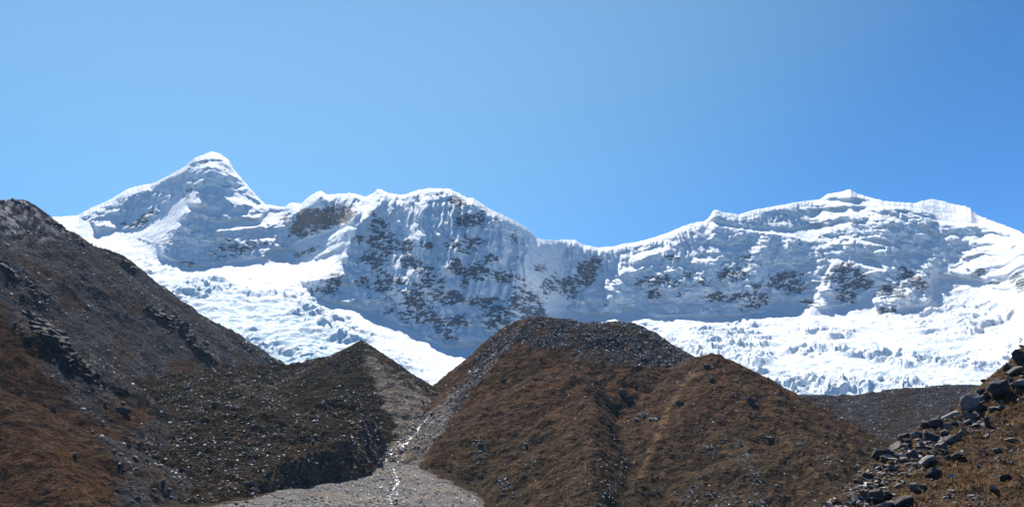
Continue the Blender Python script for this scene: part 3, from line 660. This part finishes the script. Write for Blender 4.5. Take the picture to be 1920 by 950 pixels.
# ------------------------------------------------------------------ STREAM
def layer_hit(hfun, px, py, r0, r1, n=1600):
    u, te = ray(px, py); a = math.atan(u); rr = np.linspace(r0, r1, n)
    X = rr*math.sin(a); Y = rr*math.cos(a); z = hfun(X, Y); m = z > rr*te
    if not m.any(): return None
    k = int(np.argmax(m)); return float(X[k]), float(Y[k]), float(z[k]), float(rr[k])
def mat_stream():
    m = NT('white_water'); n1 = m.noise(.35, 5, .7)
    r = m.ramp(n1.outputs[0], [(.38, (.08, .085, .09)), (.50, (.20, .205, .205)), (.60, (.48, .48, .465))])
    m.l(r.outputs[0], m.b.inputs['Base Color']); m.b.inputs['Roughness'].default_value = .5
    m.l(m.bump(n1.outputs[0], .8, .6), m.b.inputs['Normal']); return m.m
M_WATER = mat_stream(); M_WATER.node_tree.nodes['Principled BSDF'].inputs['Specular IOR Level'].default_value = .2
def valley_h(x, y): return np.maximum(floor_h(x, y), np.maximum(lmor_h(x, y), hill_h(x, y)))
def stream():
    V = []; Fq = []
    for path, w0 in (([(803,777),(793,792),(783,806),(775,818),(762,826),(750,836),(738,846),(726,853),(716,857)], 1.2), ([(806,779),(788,800),(770,818),(752,830),(734,846)], .9), ([(770,820),(755,840),(742,850),(730,851)], 1.5),
                     ([(736,850),(724,862),(716,872)], .9), ([(745,852),(748,866),(740,880),(746,900),(738,918)], .8), ([(722,864),(708,874)], .7), ([(738,918),(732,935),(738,948)],.7)):
        P3 = [layer_hit(valley_h, px, py, 430, 1480) for px, py in path]; P3 = [p for p in P3 if p]
        Q = []
        for a, b in zip(P3[:-1], P3[1:]):
            n = max(2, int(math.hypot(a[0]-b[0], a[1]-b[1])/2.0))
            for i in range(n): t = i/n; Q.append((a[0]+(b[0]-a[0])*t, a[1]+(b[1]-a[1])*t))
        Q = np.array(Q); i = np.arange(len(Q), dtype=float)
        Q = Q + 3.4*np.stack([fbm(i/6, i*0+w0, 801, 3), fbm(i/6, i*0+5+w0, 803, 3)], 1)
        T = np.gradient(Q, axis=0); T /= np.linalg.norm(T, axis=1, keepdims=True)+1e-9; Nn = np.stack([-T[:,1], T[:,0]], 1)
        wd = w0*np.clip(.62 + 1.1*fbm(i/4, i*0+w0*7, 805, 3), .14, 1.4)
        base = len(V); K5 = (-1, -.5, 0, .5, 1)
        for q, n_, w_ in zip(Q, Nn, wd):
            for k in K5:
                x, y = q + n_*w_*k*(1+.2*random.uniform(-1, 1)); V.append((x, y, 0))
        gap = fbm(i/3.2, i*0+w0*3, 809, 2)
        for j in range(len(Q)-1):
            if gap[j] > .12: continue
            for k in range(4): b0 = base+j*5+k; Fq.append((b0, b0+1, b0+6, b0+5))
    V = np.array(V); V[:,2] = valley_h(V[:,0], V[:,1]) + .16 + .30*fbm(V[:,0]/2, V[:,1]/2, 807, 2)
    o = mesh_np('stream', V, np.array(Fq), M_WATER)
    tag(o, 'white meltwater stream tumbling out of the gap between moraine and hill', 'stream', None, 'structure')
random.seed(3); stream()

# ------------------------------------------------------------------ ROCKS
rng = np.random.default_rng(11)
def hull_rock(seed, n, flat=(1, 1, 1), bevel=0.):
    rd = random.Random(seed); bm = bmesh.new()
    for i in range(n):
        v = Vector((rd.gauss(0, 1), rd.gauss(0, 1), rd.gauss(0, 1))).normalized()*rd.uniform(.75, 1.1)
        k = max(abs(v.x), abs(v.y), abs(v.z)); v = v.lerp(v/k*.8, .45)
        bm.verts.new((v.x*flat[0]*.5, v.y*flat[1]*.5, v.z*flat[2]*.5))
    r = bmesh.ops.convex_hull(bm, input=bm.verts)
    bmesh.ops.delete(bm, geom=[g for g in r['geom_interior'] if isinstance(g, bmesh.types.BMVert)], context='VERTS')
    if bevel:
        bmesh.ops.dissolve_limit(bm, angle_limit=R(14), verts=bm.verts, edges=bm.edges)
        bmesh.ops.bevel(bm, geom=list(bm.edges), offset=bevel, segments=1, affect='EDGES', clamp_overlap=True)
    bmesh.ops.triangulate(bm, faces=bm.faces)
    bm.verts.index_update()
    V = np.array([v.co[:] for v in bm.verts]); T = np.array([[v.index for v in f.verts] for f in bm.faces])
    bm.free(); return V, T
SMALL = [hull_rock(100+i, 8 + i % 3, (1, .6+.06*(i % 6), .32+.07*(i % 5))) for i in range(10)]
def rotmats(n, tilt):
    a = rng.uniform(0, 6.283, n); b = rng.normal(0, tilt, n); c = rng.normal(0, tilt, n)
    ca, sa, cb, sb, cc, sc_ = np.cos(a), np.sin(a), np.cos(b), np.sin(b), np.cos(c), np.sin(c)
    Rz = np.zeros((n,3,3)); Rz[:,0,0]=ca; Rz[:,0,1]=-sa; Rz[:,1,0]=sa; Rz[:,1,1]=ca; Rz[:,2,2]=1
    Rx = np.zeros((n,3,3)); Rx[:,0,0]=1; Rx[:,1,1]=cb; Rx[:,1,2]=-sb; Rx[:,2,1]=sb; Rx[:,2,2]=cb
    Ry = np.zeros((n,3,3)); Ry[:,1,1]=1; Ry[:,0,0]=cc; Ry[:,0,2]=sc_; Ry[:,2,0]=-sc_; Ry[:,2,2]=cc
    return Rx @ Ry @ Rz
def sample_layer(name, n, wpow=1.0, wfun=None):
    d = LAYERS[name]; V, Fq = d['V'], d['F']
    a = V[Fq[:,0]]; e1 = V[Fq[:,1]]-a; e2 = V[Fq[:,3]]-a
    ar = np.linalg.norm(np.cross(e1, e2), axis=1)
    w = ar*np.clip(d['W'][Fq].mean(1), .001, None)**wpow
    c = V[Fq].mean(1); px, py = proj(c[:,0], c[:,1], c[:,2])
    w = w*((px > -80) & (px < 2000) & (py < 985))
    nn = d['N'][Fq].mean(1); nn = nn*np.sign(nn[:,2:3]); w = w*((-(nn*c).sum(1)/np.linalg.norm(c, axis=1)) > -.05)
    if wfun is not None: w = w*wfun(c[:,0], c[:,1], c[:,2], px, py)
    i = rng.choice(len(Fq), n, p=w/w.sum())
    return a[i] + rng.random((n,1))*e1[i] + rng.random((n,1))*e2[i]
def sizes(n, lo, hi, al=2.3):
    return np.minimum(lo*(1-rng.random(n))**(-1/al), hi)
M_SCREE = NT('scree_stone'); _a = M_SCREE.attr('col'); _n = M_SCREE.noise(.9, 4, .7)
_r = M_SCREE.ramp(_n.outputs[0], [(.3, (.6,)*3), (.5, (1,)*3), (.72, (1.35,)*3)])
M_SCREE.l(M_SCREE.mixc(_a.outputs[0], _r.outputs[0], 1.0, 'MULTIPLY'), M_SCREE.b.inputs['Base Color'])
M_SCREE.b.inputs['Roughness'].default_value = .8; M_SCREE.b.inputs['Specular IOR Level'].default_value = .2
M_SCREE = M_SCREE.m
def rocks_mesh(name, pos, size, tones, label, cat, sink=.18, tilt=.5, mat=None):
    n = len(pos); k = rng.integers(0, len(SMALL), n); Rm = rotmats(n, tilt); Vs = []; Ts = []; Cs = []; off = 0
    tone = np.clip(tones[rng.integers(0, len(tones), n)]*np.exp(rng.normal(0, .42, (n,1))), .02, .6)
    for q in range(len(SMALL)):
        m = np.where(k == q)[0]
        if not len(m): continue
        v, t = SMALL[q]
        W = np.einsum('nij,vj->nvi', Rm[m], v)*size[m][:,None,None]
        W = W + pos[m][:,None,:]; W[:,:,2] += (size[m]*sink)[:,None]
        Vs.append(W.reshape(-1,3)); Ts.append((t[None] + (np.arange(len(m))*len(v))[:,None,None] + off).reshape(-1,3)); off += len(m)*len(v)
        Cs.append(np.repeat(tone[m], len(v), 0))
    o = mesh_np(name, np.concatenate(Vs), np.concatenate(Ts), mat or M_SCREE, False, {'col': np.concatenate(Cs)})
    tag(o, label, cat, None, 'stuff'); return o
T_GREY = np.array([(.20,.19,.185),(.14,.13,.13),(.26,.25,.24),(.09,.085,.085),(.17,.15,.135),(.36,.35,.34)])
T_DARK = np.array([(.10,.095,.095),(.07,.068,.07),(.15,.14,.135),(.12,.10,.085),(.28,.27,.26)])
T_PALE = np.array([(.34,.32,.30),(.24,.225,.21),(.44,.42,.40),(.18,.165,.155),(.30,.26,.235)])
PROMO = []          # the largest of the scattered boulders become things of their own
def scatter(layer_name, n, lo, hi, al, tones, name, label, zone, n_promo, wpow=1.0, wfun=None, sink=.1, tilt=.32):
    p = sample_layer(layer_name, n, wpow, wfun); s_ = sizes(n, lo, hi, al)
    r = np.linalg.norm(p, axis=1); px, py = proj(p[:,0], p[:,1], p[:,2])
    app = s_/r*((px > 5) & (px < 1915) & (py < 945))
    o = np.argsort(-app); 
    for i in o[:n_promo]: PROMO.append((p[i], float(s_[i]), zone))
    rest = o[n_promo:]
    rocks_mesh(name, p[rest], s_[rest], tones, label, 'scree' if 'gravel' not in name else 'gravel', sink, tilt)
scatter('mountain_slope', 15000, 1.0, 5.5, 2.3, T_GREY*1.2, 'scree', 'grey stones strewn down the long left mountain slope', 'slope', 34)
scatter('moraine', 14000, .8, 3.6, 2.3, T_GREY*1.35, 'scree', 'dark stones covering the back of the left moraine', 'lmor', 34, 1.5)
scatter('moraine_hill', 15000, .7, 3.4, 2.5, T_GREY*1.35, 'scree', 'grey stones on the bouldery top and runnels of the brown hill', 'hill', 44, 1.25)
scatter('far_moraine', 5000, 1.2, 4, 2.5, T_GREY*1.2, 'scree', 'grey stones scattered over the low far moraine at the right', 'far', 10)
scatter('valley_floor', 13000, .6, 2.6, 2.3, T_PALE*1.4, 'gravel', 'pale stones and pebbles of the outwash gravel in the valley bottom', 'fan', 30, 3.0)
n_ = 800; k_ = rng.random(n_)*9
_sx = np.interp(k_, range(10), [803,793,783,775,762,750,738,726,735,740]); _sy = np.interp(k_, range(10), [777,792,806,818,826,838,850,862,900,940])
_H = [layer_hit(valley_h, a, b, 560, 1200, 350) for a, b in zip(_sx + rng.normal(0, 12, n_), _sy + rng.normal(0, 7, n_))]
_H = np.array([h[:3] for h in _H if h]); rocks_mesh('gravel', _H, sizes(len(_H), .9, 3.2, 2.2), T_PALE*1.5, 'pale stones lying in and beside the meltwater stream', 'gravel', .12, .35)
scatter('hillside', 9000, .10, 1.0, 1.9, T_GREY*.8, 'scree', 'small grey stones between the grass on the near right hillside', 'near', 30, 1.6)

scatter('hillside', 2600, .35, 1.5, 2.0, T_GREY*.6, 'scree', 'angular rubble packed between the boulders of the near right hillside', 'near', 0, 1.0, lambda x, y, z, px, py: np.exp(-((py - np.interp(px, [1560,1640,1740,1850,1920], [985,905,835,760,700]))/38)**2) + .03)

# ------------------------------------------------------------------ BOULDERS, each a thing of its own
def mat_boulder(name, c1, c2, scale): return mat_rock(name, c1, c2, scale)
MB = {'grey': mat_boulder('grey_boulder', (.070,.063,.057), (.165,.152,.14), .9), 'dark': mat_boulder('dark_boulder', (.030,.028,.027), (.095,.087,.08), .9),
      'pale': mat_boulder('pale_boulder', (.13,.122,.115), (.29,.278,.26), .9), 'brown': mat_boulder('brown_boulder', (.09,.07,.058), (.19,.155,.13), .9)}
BV = {'block': [hull_rock(300+i, 13+i, (1, .8, .7+.05*(i % 3)), .018) for i in range(7)], 'slab': [hull_rock(330+i, 12+i, (1, .75, .3), .016) for i in range(6)], 'spike': [hull_rock(360+i, 12+i, (.7, .55, 1), .016) for i in range(3)]}
BM = {}
def boulder_mesh(shape, i, tone):
    k = (shape, i % len(BV[shape]), tone)
    if k not in BM:
        v, t = BV[shape][k[1]]; me = bpy.data.meshes.new('boulder'); me.from_pydata([tuple(q) for q in v], [], [tuple(map(int, q)) for q in t]); me.update()
        me.materials.append(MB[tone]); BM[k] = me
    return BM[k]
def put_boulder(x, y, z, sx, sy, sz, shape, tone, label, group, rot, tilt=(0, 0), i=0):
    o = bpy.data.objects.new('boulder', boulder_mesh(shape, i, tone)); col.objects.link(o)
    o.location = (x, y, z); o.scale = (sx, sy, sz); o.rotation_euler = (tilt[0], tilt[1], rot)
    return tag(o, label, 'boulder', group)
rb = random.Random(5)
def zA(x, y): return x/3.0636+1480, y/3.0636+640
G_NEAR = 'boulders on the near right hillside'
L_BLOCK = 'dark angular boulder in the near right boulder field'
L_SLAB = 'thin slab in the near right boulder field'
L_SMALL = 'small boulder in the near right boulder field'
NEAR = [  # centre and size in the enlarged lower right corner, shape, tone, label
 (1045,335,115,125,'block','pale','large pale grey flat faced boulder standing on the skyline of the near right hillside'),
 (1118,318,50,45,'block','grey','mid grey boulder leaning against the right side of the large pale skyline boulder'),
 (1200,262,125,90,'block','dark','wide dark boulder on the skyline just right of the large pale boulder'),
 (1300,165,110,60,'slab','grey','grey sunlit slab sloping down near the right edge under the dark top rocks'),
 (1312,235,95,50,'slab','pale','pale slab at the right picture edge below the grey sunlit slab'),
 (1325,85,70,90,'spike','dark','topmost dark pointed rock at the right edge of the near hillside'),
 (1255,150,40,60,'spike','dark','narrow dark rock on the skyline below the topmost pointed rock'),
 (1035,425,95,55,'slab','grey','grey lens shaped slab lying below the large pale skyline boulder'),
 (915,425,125,55,'slab','pale','long pale slab tilted on the skyline left of the large pale boulder'),
 (845,462,90,70,'block','dark','dark rounded boulder below the left end of the long pale skyline slab'),
 (780,475,48,45,'block','dark','small dark skyline block left of the dark rounded boulder'),
 (805,548,115,78,'block','dark','big dark overhanging boulder with a grey top in the middle of the boulder field'),
 (728,522,62,62,'block','pale','pale upright boulder leaning on the left side of the big dark overhanging boulder'),
 (612,580,135,55,'slab','grey','broad grey sunlit slab at the left end of the boulder field'),
 (545,532,125,45,'slab','brown','long brownish slab on the skyline at the left end of the boulder field'),
 (528,610,110,80,'block','dark','dark fissured block with pale streaks below the broad grey slab'),
 (660,525,80,50,'block','dark','dark boulder in the gap between broad grey slab and pale upright boulder'),
 (870,605,82,60,'block','grey','mid grey boulder with a bright top right below the big dark overhanging boulder'),
 (940,548,110,50,'slab','grey',L_SLAB),(912,660,60,52,'block','dark',L_BLOCK),(965,652,70,42,'block','dark',L_BLOCK),
 (795,680,115,80,'slab','pale','pale grey tilted slab face lying in the lower middle of the boulder field'),
 (835,748,105,90,'block','dark','large dark shadowed boulder directly below the pale tilted slab face'),
 (700,652,72,60,'block','dark',L_BLOCK),(745,640,40,30,'block','grey',L_SMALL),(540,672,60,42,'block','dark',L_BLOCK),(625,677,60,40,'block','grey',L_SMALL),
 (498,715,32,48,'spike','grey',L_SMALL),(445,765,58,50,'block','dark',L_BLOCK),(590,715,42,35,'block','brown',L_SMALL),(715,832,62,55,'block','grey','lone grey boulder in the grass left of the pale stone streak near the bottom'),
 (500,882,95,80,'block','dark','large dark boulder above the pale slab at the bottom edge of the near hillside'),
 (545,935,110,55,'slab','pale','pale flat slab cut by the bottom picture edge'),(655,912,125,70,'slab','dark','dark slanted slab right beside the pale slab at the bottom edge'),
 (565,866,42,35,'block','grey',L_SMALL),(765,826,40,30,'block','grey',L_SMALL),(432,588,62,35,'slab','dark',L_SLAB),(462,570,42,30,'block','dark',L_SMALL),(905,385,62,30,'slab','dark',L_SLAB),
 (1140,462,32,70,'spike','dark','thin upright dark rock in the grass right of the lens shaped slab'),(1225,768,75,45,'block','dark','lone dark boulder in the grass at the right of the lower hillside'),
 (1095,932,60,30,'slab','pale',L_SMALL),(350,930,52,32,'block','grey',L_SMALL),(272,915,52,36,'block','dark',L_BLOCK),(190,915,72,36,'slab','dark',L_SLAB),(720,705,42,35,'slab','pale',L_SLAB),
 (1262,560,62,30,'slab','brown',L_SLAB),(1190,612,50,26,'block','grey',L_SMALL),(985,525,50,40,'block','grey',L_SMALL),(1080,385,60,45,'block','dark',L_BLOCK),(1160,380,60,30,'slab','grey',L_SLAB),(1130,300,30,30,'block','dark',L_BLOCK),
 (660,600,50,36,'block','grey',L_SMALL),(590,640,60,40,'block','dark',L_BLOCK),(760,600,60,40,'block','dark',L_BLOCK),(890,520,50,36,'block','grey',L_SMALL),(690,700,50,30,'slab','pale',L_SLAB),(650,760,60,30,'slab','grey',L_SLAB),(620,720,36,30,'block','grey',L_SMALL),(940,770,50,36,'slab','pale','pale stone in the bright stony streak right of the large dark shadowed boulder')]
for k, (zx, zy, zw, zh, shp, tone, lab) in enumerate(NEAR):
    px, py = zA(zx, zy); wpx, hpx = zw/3.0636, zh/3.0636
    h = layer_hit(near_h, px, py+hpx*.32, 80, 185) or layer_hit(near_h, px, py+hpx*.5+4, 80, 185)
    if not h: continue
    x, y, z, r = h; wm, hm = wpx*r/F_PX*1.15, hpx*r/F_PX*1.15
    shared = lab in (L_BLOCK, L_SLAB, L_SMALL)
    sz = {'block': (wm, wm*.9, hm*1.3), 'slab': (wm, wm*.8, hm*2.4), 'spike': (wm*1.4, wm*1.2, hm)}[shp]
    put_boulder(x, y, z+hm*.17, *sz, shp, tone, lab, G_NEAR, rb.uniform(-.5, .5), (rb.uniform(.05, .3), rb.uniform(-.45, -.1)), k)
HILLB = [(1445,822,30,16,'slab','dark','flat dark boulder with a grey top low on the right side of the brown hill'),(1409,750,18,20,'block','dark','dark upright boulder high on the right spur of the brown hill'),
 (1168,735,24,14,'block','grey','grey boulder at the head of the gully in the middle of the brown hill'),(1181,747,20,16,'block','dark','dark boulder just below the grey one at the head of the gully'),
 (1206,778,16,9,'block','pale','pale boulder in the stone heap beside the pale path on the brown hill'),(1222,785,14,8,'block','grey','grey boulder at the right end of the stone heap beside the pale path'),(1194,786,12,7,'block','pale','small pale boulder at the lower left of the stone heap'),
 (1122,946,14,9,'block','pale','pale boulder at the bottom edge below the brown hill'),(902,833,13,11,'block','dark','dark boulder in the small stone run at the left foot of the brown hill'),(900,847,10,7,'block','pale','pale boulder in the small stone run at the left foot of the brown hill'),
 (1150,631,14,9,'block','pale','pale boulder high in the scree just below the hilltop'),(1147,643,11,7,'block','grey','grey boulder right below the pale one in the hilltop scree'),(944,711,14,8,'block','dark','dark boulder alone on the upper left flank of the brown hill'),
 (1335,712,20,12,'slab','dark','dark flat boulder below the right hand hump of the brown hill'),(1325,685,14,9,'block','dark','dark boulder on the right hand hump of the brown hill'),
 (1275,755,16,12,'block','dark','dark boulder beside the pale path down the brown hill'),(985,832,9,6,'block','pale','tiny pale boulder on the broad grassy face left of the front spur')]
for k, (px, py, wpx, hpx, shp, tone, lab) in enumerate(HILLB):
    h = layer_hit(hill_h, px, py+hpx*.3, 560, 1170)
    if not h: continue
    x, y, z, r = h; wm, hm = wpx*r/F_PX*1.1, hpx*r/F_PX*1.1
    put_boulder(x, y, z+hm*.2, wm, wm*.9, hm*(2.2 if shp == 'slab' else 1.35), shp, tone, lab, 'boulders on the brown hill', rb.uniform(-1, 1), (rb.uniform(-.1, .3), rb.uniform(-.3, .3)), k)
LEFTB = [(197,755,16,5,left_h,'slab','pale','pale flat boulder at the foot of the left slope'),(231,767,28,15,left_h,'block','dark','large dark boulder at the foot of the left slope'),(141,853,11,6,left_h,'block','pale','pale boulder on the brown grass of the lower left slope'),
 (100,768,16,10,left_h,'block','dark','dark boulder in the brown grass of the lower left slope'),(306,931,22,11,lmor_h,'slab','dark','dark flat boulder at the bottom left of the left moraine'),(467,905,26,14,lmor_h,'block','dark','dark boulder at the lower edge of the left moraine by the gravel'),
 (447,742,8,5,lmor_h,'slab','pale','bright pale boulder on the saddle behind the left moraine'),(467,832,9,6,lmor_h,'block','pale','small pale boulder on the dark back of the left moraine')]
for k, (px, py, wpx, hpx, hf, shp, tone, lab) in enumerate(LEFTB):
    h = layer_hit(hf, px, py+hpx*.3, 480, 2000)
    if not h: continue
    x, y, z, r = h; wm, hm = wpx*r/F_PX*1.1, hpx*r/F_PX*1.1
    put_boulder(x, y, z+hm*.2, wm, wm*.9, hm*(2.2 if shp == 'slab' else 1.35), shp, tone, lab, 'boulders on the left side of the valley', rb.uniform(-1, 1), (rb.uniform(-.1, .3), rb.uniform(-.3, .3)), k)
TW = {'grey': 'grey', 'dark': 'dark', 'pale': 'pale', 'brown': 'brownish'}; SW = {'block': 'blocky boulder', 'slab': 'flat boulder', 'spike': 'pointed boulder'}
def where(zone, px, py):
    if zone == 'hill': return 'in the grey scree of the hilltop' if py < 700 else 'on the stony left flank of the hill' if px < 900 else 'on the front of the brown hill' if px < 1290 else 'on the right flank of the brown hill'
    if zone == 'slope': return 'high on the scree of the left slope' if py < 560 else 'halfway down the left slope' if py < 740 else 'at the foot of the left slope'
    if zone == 'lmor': return 'at the left foot of the left moraine' if px < 420 else 'on the upper back of the left moraine' if py < 770 else 'on the lower back of the left moraine'
    if zone == 'fan': return 'in the gravel at the bottom edge' if py > 915 else 'in the upper streambed gravel' if py < 860 else 'in the middle of the gravel fan'
    if zone == 'far': return 'on the low far moraine under the glacier'
    return 'in the lower right corner grass' if py > 880 else 'in the near right hillside grass'
ZG = {'slope': ('boulders in the left scree', ('grey', 'grey', 'dark')), 'lmor': ('boulders on the left moraine', ('grey', 'grey', 'dark')), 'hill': ('scattered boulders on the brown hill', ('grey', 'grey', 'dark', 'pale')),
      'far': ('boulders on the far moraine', ('grey', 'dark')), 'fan': ('boulders in the gravel bed', ('pale', 'pale', 'grey')), 'near': ('loose stones on the near hillside', ('grey', 'pale', 'grey'))}
for k, (p, s_, zone) in enumerate(PROMO):
    grp, tones = ZG[zone]; tone = rb.choice(tones); shp = rb.choice(('block', 'block', 'slab'))
    px, py = proj(float(p[0]), float(p[1]), float(p[2]))
    put_boulder(float(p[0]), float(p[1]), float(p[2])+s_*.12, s_, s_*rb.uniform(.7, 1), s_*rb.uniform(.6, .95), shp, tone, TW[tone] + ' ' + SW[shp] + ' ' + where(zone, px, py), grp, rb.uniform(0, 6.28), (rb.uniform(-.3, .3), rb.uniform(-.3, .3)), k)
ORD = ['', 'second', 'third', 'fourth', 'fifth', 'sixth', 'seventh', 'eighth', 'ninth', 'tenth', 'eleventh', 'twelfth', 'thirteenth', 'fourteenth', 'fifteenth', 'sixteenth', 'seventeenth', 'eighteenth', 'nineteenth', 'twentieth']
CARD = ['', 'one', 'two', 'three', 'four', 'five', 'six', 'seven', 'eight', 'nine', 'ten', 'eleven', 'twelve', 'thirteen', 'fourteen', 'fifteen', 'sixteen', 'seventeen', 'eighteen', 'nineteen', 'twenty']
same = {}
for o in list(col.objects):
    if o.get('category') == 'boulder': same.setdefault(o['label'], []).append(o)
for lab, obs in same.items():
    n = len(obs)
    if 1 < n <= 20:
        obs.sort(key=lambda o: proj(*o.location)[0])
        for k, o in enumerate(obs): o['label'] = lab + ', ' + ('leftmost' if k == 0 else 'rightmost' if k == n-1 else ORD[k] + ' from left') + ' of ' + CARD[n]

# dark outcrops breaking through the left slope: each a heap of joined, tilted rock blocks
M_OUT = mat_rock('outcrop_rock', (.016, .015, .016), (.050, .046, .045), .35)
OUTL = [hull_rock(400+i, 11+i % 4, (1, .7, .55)) for i in range(8)]
OLAB = ['large dark cliff of broken rock standing in the lower left slope', 'dark broken rock step just right of the large cliff in the lower left slope', 'lowest dark rock step right below the cliff of the left slope']
OME = []
for v, t in OUTL:
    me = bpy.data.meshes.new('block'); me.from_pydata([tuple(q) for q in v], [], [tuple(map(int, q)) for q in t]); me.update(); me.materials.append(M_OUT); OME.append(me)
def outcrop(k, px, py, wpx, hpx, n, lab, grp):
    rr = random.Random(900+k)
    root = bpy.data.objects.new('rock_outcrop', None); col.objects.link(root); tag(root, lab, 'rock outcrop', grp)
    root.location = layer_hit(left_h, px, py + hpx*.5, 480, 2100)[:3]
    for q in range(n):
        a, b = rr.gauss(0, .42), rr.gauss(0, .42)          # strung out down the fall line, towards the lower right
        h = layer_hit(left_h, px + wpx*.5*a + hpx*.35*b, py + hpx*.5*b + wpx*.2*a, 480, 2100)
        if not h: continue
        x, y, z, r = h; sz = r/F_PX*min(wpx, hpx)*rr.uniform(.22, .5)*(1-.3*abs(a))
        o = bpy.data.objects.new('block', OME[rr.randrange(8)]); col.objects.link(o); o.parent = root
        o.location = (x-root.location.x, y-root.location.y, z+sz*.16-root.location.z)
        o.rotation_euler = (rr.uniform(-.2, .5), rr.uniform(.1, .55), rr.uniform(-.6, .6)); o.scale = (sz*1.5, sz*1.2, sz*1.15)
GO = 'dark outcrops of the left slope'
for k, (px, py, wpx, hpx, n, lab) in enumerate(((92,628,70,60,46,OLAB[0]), (132,672,60,50,34,OLAB[1]), (165,700,44,40,22,OLAB[2]),
    (22,515,44,36,20,'dark outcrop at the left picture edge high on the slope'), (70,548,50,30,14,'dark broken outcrop below the upper left skyline'),
    (30,378,60,14,16,'dark rocky crest topping the upper left skyline'), (110,425,60,20,18,'grey rocky crest stepping down the left skyline'), (150,452,40,22,14,'dark rock step on the left skyline below the grey crest'),
    (212,474,50,16,14,'flat topped rock rib on the left skyline'), (240,500,30,34,16,'dark rock tower where the left skyline drops steeply'),
    (300,592,70,40,30,'upper dark rock band on the right part of the left slope'), (345,622,56,40,26,'middle dark rock band on the right part of the left slope'), (378,660,46,26,16,'lower dark rock band on the right part of the left slope'),
    (455,650,50,18,14,'brownish rock rib near the lower end of the left skyline'), (510,680,40,22,14,'last dark rock rib at the lower end of the left slope'))):
    outcrop(k, px, py, wpx, hpx, n, lab, GO)

# ------------------------------------------------------------------ GRASS AND SCRUB
def mat_leafy(name):
    m = NT(name); a = m.attr('col'); m.l(a.outputs[0], m.b.inputs['Base Color']); m.b.inputs['Roughness'].default_value = .85; m.b.inputs['Specular IOR Level'].default_value = .15
    tr = m.n('ShaderNodeBsdfTranslucent'); m.l(a.outputs[0], tr.inputs[0]); ms = m.n('ShaderNodeMixShader'); ms.inputs[0].default_value = .55
    m.l(m.b.outputs[0], ms.inputs[1]); m.l(tr.outputs[0], ms.inputs[2]); m.l(ms.outputs[0], m.t.nodes['Material Output'].inputs['Surface'])
    return m.m
M_GRASS = mat_leafy('dry_grass')
def tufts(name, pos, size, tones, label, cat, blades=9, wide=.16, lean=.55):
    n = len(pos); a = rng.uniform(0, 6.283, (n, blades)); ln = size[:,None]*rng.uniform(.6, 1.15, (n, blades)); sp = rng.uniform(.15, lean, (n, blades))
    bx = pos[:,None,0] + .25*size[:,None]*rng.uniform(-1, 1, (n, blades)); by = pos[:,None,1] + .25*size[:,None]*rng.uniform(-1, 1, (n, blades)); bz = pos[:,None,2] - .05*size[:,None]
    wv = ln*wide; pa = a + 1.571
    A = np.stack([bx+np.cos(pa)*wv, by+np.sin(pa)*wv, bz+0*bx], -1); B_ = np.stack([bx-np.cos(pa)*wv, by-np.sin(pa)*wv, bz+0*bx], -1)
    C_ = np.stack([bx+np.cos(a)*ln*sp, by+np.sin(a)*ln*sp, bz+ln*np.sqrt(np.maximum(0, 1-sp*sp))], -1)
    V = np.stack([A, B_, C_], 2).reshape(-1, 3); T = np.arange(len(V)).reshape(-1, 3)
    c = tones[rng.integers(0, len(tones), n)][:,None,:]*rng.uniform(.7, 1.3, (n, blades, 1)); c = np.repeat(c.reshape(-1, 3), 3, 0)
    o = mesh_np(name, V, T, M_GRASS, False, {'col': c}); tag(o, label, cat, None, 'stuff')
G_DRY = np.array([(.20,.125,.06),(.15,.09,.045),(.24,.165,.085),(.12,.10,.05),(.17,.085,.04)]); G_SCRUB = np.array([(.055,.045,.028),(.075,.055,.034),(.045,.04,.028),(.09,.06,.037)])
p = sample_layer('hillside', 9000, -.3); tufts('grass', p, sizes(9000, .16, .6, 2.2), G_DRY*.85, 'dry golden tussock grass on the near right hillside', 'grass', 7, .13)
p = sample_layer('moraine', 5000, 1.0); tufts('scrub', p, sizes(5000, .6, 1.3, 2.5), G_SCRUB, 'dark low scrub growing between the stones of the left moraine', 'scrub', 7, .3, .9)
p = sample_layer('valley_floor', 3000, 1.0, lambda x, y, z, px, py: (LAYERS['valley_floor']['W'][LAYERS['valley_floor']['F']].mean(1) < .3)*1.0/np.maximum(LAYERS['valley_floor']['W'][LAYERS['valley_floor']['F']].mean(1), .001))
tufts('scrub', p, sizes(3000, .8, 2.0, 2.5), G_SCRUB, 'dark low scrub on the valley floor beside the gravel', 'scrub', 7, .3, .9)
p = sample_layer('moraine_hill', 7000, .0, lambda x, y, z, px, py: sstep(680, 900, py)+.15); tufts('grass', p, sizes(7000, .45, 1.0, 2.5), np.concatenate([G_DRY*.75, G_SCRUB*1.2]), 'dry brown tussock grass on the flanks of the brown hill', 'grass', 6, .3, .95)

# ------------------------------------------------------------------ AIR
def haze():
    b = 9300.; z0, z1 = -60., 1750.
    V = np.array([(x, y, z) for z in (z0, z1) for y in (-b, b) for x in (-b, b)])
    Fq = np.array([(0,2,3,1),(4,5,7,6),(0,1,5,4),(2,6,7,3),(0,4,6,2),(1,3,7,5)])
    m = bpy.data.materials.new('thin_air'); m.use_nodes = True; t = m.node_tree; t.nodes.remove(t.nodes['Principled BSDF'])
    v = t.nodes.new('ShaderNodeVolumePrincipled'); v.inputs['Color'].default_value = (.45, .70, 1, 1); v.inputs['Density'].default_value = 1.5e-5; v.inputs['Anisotropy'].default_value = .2
    t.links.new(v.outputs[0], t.nodes['Material Output'].inputs['Volume'])
    o = mesh_np('haze', V, Fq, m, False); tag(o, 'thin bluish mountain air between the valley and the snow peaks', 'haze', None, 'stuff')
haze()
